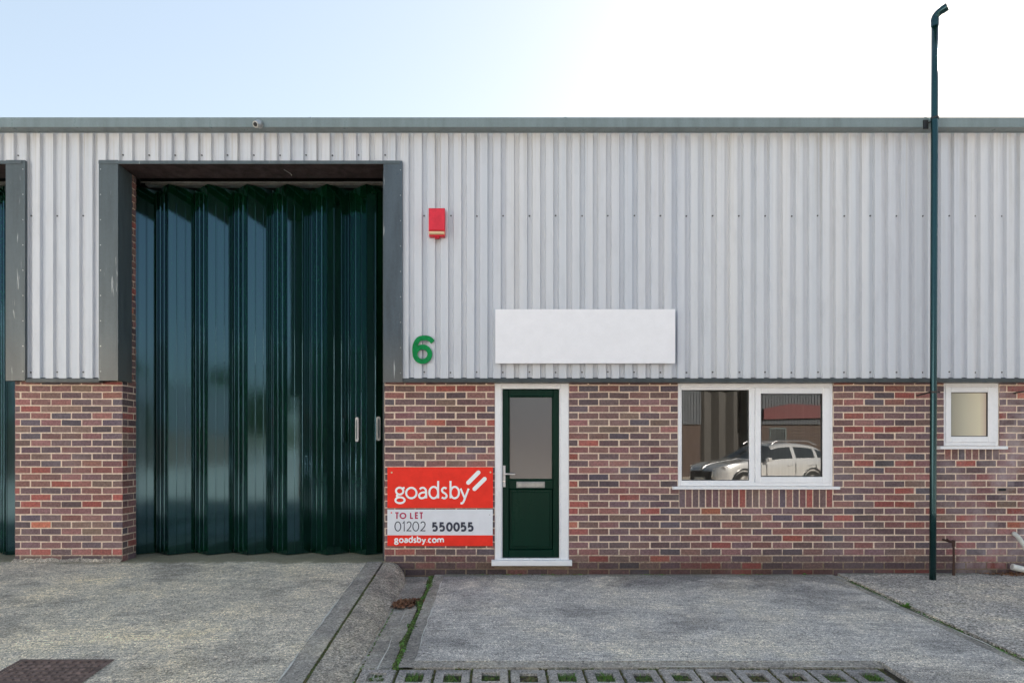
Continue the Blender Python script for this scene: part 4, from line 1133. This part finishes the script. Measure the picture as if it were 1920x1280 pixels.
# cars parked across the yard
M_rubber = mat('tyre_rubber', (.02, .02, .02), .8)
M_rim = mat('alloy_rim', (.6, .6, .6), .25, 1.0)
M_lamp = mat('lamp_glass', (.7, .7, .72), .1, spec=.8)
M_plate = mat('number_plate', (.75, .75, .7), .5)
def interp(tab, x):
    for (a, va), (b, vb) in zip(tab, tab[1:]):
        if a <= x <= b: return va + (vb - va) * (x - a) / (b - a)
    return tab[0][1] if x < tab[0][0] else tab[-1][1]
def make_car(name, paint, loc, rot, label):
    car = empty(name, loc); car.rotation_euler = (0, 0, rot); tag(car, label, 'car', 'cars parked across the yard')
    top = [(-2.32, .70), (-2.25, .86), (-2.05, .95), (-1.6, 1.03), (-1.15, 1.08), (-.95, 1.12), (-.15, 1.56), (.1, 1.63), (.6, 1.66), (1.2, 1.64), (1.75, 1.55), (1.95, 1.42), (2.2, 1.12), (2.3, .9), (2.33, .6)]
    bot = [(-2.32, .45), (-2.2, .30), (-1.8, .26), (1.8, .26), (2.2, .34), (2.33, .5)]
    wid = [(-2.32, .55), (-2.25, .72), (-2.0, .86), (-1.6, .91), (0, .93), (1.6, .92), (2.1, .86), (2.33, .70)]
    xs = [-2.32, -2.27, -2.15, -1.95, -1.7, -1.4, -1.1, -.95, -.75, -.45, -.15, .08, .35, .62, .68, 1.0, 1.3, 1.55, 1.62, 1.8, 1.95, 2.1, 2.2, 2.28, 2.33]
    rows_ = []
    for x in xs:
        zt2, zb2, w = interp(top, x), interp(bot, x), interp(wid, x)
        belt = min(zt2 - .03, 1.02 + .03 * (x + 1))
        cab = max(0, min(1, (zt2 - belt) / .5))
        wt = w - .06 - .20 * cab
        rows_.append([(x, 0, zb2), (x, w - .10, zb2), (x, w - .01, zb2 + .12), (x, w, (zb2 + belt) / 2), (x, w - .015, belt - .10), (x, w - .045, belt), (x, wt + .02, zt2 - .07 * cab - .012), (x, wt - .08, zt2 - .008), (x, 0, zt2 + .012)])
    mb = MB()
    for i in range(len(xs) - 1):
        for j in range(8):
            xm = (xs[i] + xs[i + 1]) / 2; m_ = 0
            if j == 5 and -.72 < xm < 1.92 and not (.6 < xm < .7) and not (1.53 < xm < 1.63): m_ = 1
            if j in (6, 7) and (-.93 < xm < -.16 or 1.9 < xm < 2.18): m_ = 1
            for s in (1, -1):
                q = [rows_[i][j], rows_[i + 1][j], rows_[i + 1][j + 1], rows_[i][j + 1]]
                mb.face([(a, b * s, c_) for a, b, c_ in q], m_)
    for i in (0, -1):
        for s in (1, -1): mb.face([(a, b * s, c_) for a, b, c_ in rows_[i]])
    body = mb.build('body', [paint, M_cglass], car, smooth=True)
    wd = body.modifiers.new('weld', 'WELD'); wd.merge_threshold = .0008
    ss = body.modifiers.new('sub', 'SUBSURF'); ss.levels = 1; ss.render_levels = 2
    def lathe(prof, cx_, cy_, cz_, s, n=28):
        m2 = MB()
        for (r1, y1_), (r2, y2_) in zip(prof, prof[1:]):
            for k in range(n):
                a, b = 2 * math.pi * k / n, 2 * math.pi * (k + 1) / n
                m2.face([(cx_ + r1 * math.cos(a), cy_ + s * y1_, cz_ + r1 * math.sin(a)), (cx_ + r1 * math.cos(b), cy_ + s * y1_, cz_ + r1 * math.sin(b)), (cx_ + r2 * math.cos(b), cy_ + s * y2_, cz_ + r2 * math.sin(b)), (cx_ + r2 * math.cos(a), cy_ + s * y2_, cz_ + r2 * math.sin(a))])
        return m2
    for X in (-1.38, 1.36):
        for s in (1, -1):
            cy_ = s * .83; m2 = lathe([(.24, -.02), (.24, .10), (.35, .12), (.37, .08), (.37, -.12)], X, cy_, .37, s)
            wh = m2.build('wheel', M_rubber, car, smooth=False)
            m2 = lathe([(.0, .07), (.05, .085), (.05, .08)], X, cy_, .37, s); 
            for k in range(10):
                a = 2 * math.pi * (k // 2) / 5 + (.16 if k % 2 else -.16)
                d = Vector((math.cos(a), 0, math.sin(a))); n = Vector((-d.z, 0, d.x)) * .018
                p = Vector((X, cy_ + s * .085, .37))
                m2.face([p + d * .03 - n, p + d * .03 + n, p + d * .245 + n * 1.5, p + d * .245 - n * 1.5])
            for k in range(28):
                a, b = 2 * math.pi * k / 28, 2 * math.pi * (k + 1) / 28
                m2.face([(X + r1 * math.cos(q), cy_ + s * .10, .37 + r1 * math.sin(q)) for r1, q in ((.225, a), (.225, b), (.25, b), (.25, a))])
            m2.build('rim', M_rim, wh)
            m2 = lathe([(.0, .06), (.43, .06), (.44, .115), (.395, .12)], X, cy_, .40, s); m2.build('wheel_arch', M_dark, car)
    mb = MB(); mb.box(-2.34, -2.28, -.50, .50, .42, .74); mb.box(-2.345, -2.3, -.72, .72, .30, .36); mb.build('grille', M_dark, car)
    mb = MB(); mb.box(-2.365, -2.34, -.26, .26, .44, .55); mb.build('number_plate', M_plate, car)
    for s in (1, -1):
        mb = MB(); q = [(-2.26, .52, .76), (-2.02, .84, .80), (-1.86, .875, .88), (-2.08, .82, .90), (-2.26, .54, .83)]
        mb.face([(a - .012, (b + .012) * s, c_) for a, b, c_ in q]); mb.build('headlight', M_lamp, car)
        mb = MB(); mb.box(-.62, -.46, s * .93, s * 1.10, 1.03, 1.17); mb.build('door_mirror', paint, car, bevel=.03)
        mb = MB(); mb.tube([(-.1, s * .66, 1.60), (.1, s * .66, 1.70), (1.4, s * .66, 1.70), (1.75, s * .66, 1.58)], .018, 8); mb.build('roof_rail', M_chrome, car)
        for X in (.42, 1.28):
            mb = MB(); mb.tube([(X - .09, s * .94, .92), (X, s * .955, .925), (X + .09, s * .94, .92)], .013, 8); mb.build('door_handle', M_chrome, car)
        mb = MB()
        for X in (-.52, .65, 1.5): mb.box(X - .004, X + .004, s * .915, s * .933, .36, .96)
        mb.box(-.9, .95, s * .90, s * .925, .27, .34); mb.build('door_seam', M_dark, car)
    return car
M_silver = mat('silver_paint', (.80, .80, .80), .22, .55, coat=1.0)
M_blue = mat('blue_grey_paint', (.10, .14, .18), .3, .3, coat=1.0)
make_car('parked_car', M_silver, (8.72, -14.2, -.05), R(-20), 'silver estate car with roof rails, shining in the reflection in the large window')
make_car('parked_car', M_blue, (15.9, -20.5, .0), R(-4), 'dull blue grey car behind the silver one in the window reflection')

# trees and a hedge line far off to the right, mirrored in the folding doors
def tree(x, y, h, label):
    tr = empty('tree', (x, y, 0)); tag(tr, label, 'tree', 'trees beyond the end of the yard')
    mb = MB(); mb.tube([(0, 0, 0), (.1, .05, h * .3), (0, .1, h * .6)], [h * .03, h * .022, h * .008], 8); mb.build('trunk', M_bark, tr)
    mb = MB()
    cl = [(random.gauss(0, h * .17), random.gauss(0, h * .17), h * random.uniform(.35, .92), h * random.uniform(.10, .17)) for _ in range(16)]
    for cx_, cy_, cz_, cr in cl:
        for _ in range(150):
            d = Vector((random.gauss(0, 1), random.gauss(0, 1), random.gauss(0, 1))).normalized() * cr * random.uniform(.5, 1.05)
            c_ = Vector((cx_, cy_, cz_)) + d; s = h * .022
            a = Vector((random.gauss(0, 1), random.gauss(0, 1), random.gauss(0, 1))).normalized(); b = a.orthogonal().normalized()
            mb.face([c_ - a * s, c_ + b * s * .6, c_ + a * s, c_ - b * s * .6])
    mb.build('crown', M_tree, tr)
desc = ['round green tree at the far end of the yard, nearest the units', 'taller spreading tree beside it at the yard end', 'small dark tree between two taller ones beyond the yard', 'broad green tree standing behind the small dark one', 'tall tree furthest from the units beyond the yard']
for k, (x, y, h) in enumerate([(62, -14, 11), (66, -24, 13), (60, -32, 8.5), (68, -38, 12), (62, -50, 13)]): tree(x, y, h, desc[k])
for o in bpy.data.objects:
    if o.type == 'MESH' and o.parent is None and 'label' not in o and 'kind' not in o: print('untagged', o.name)
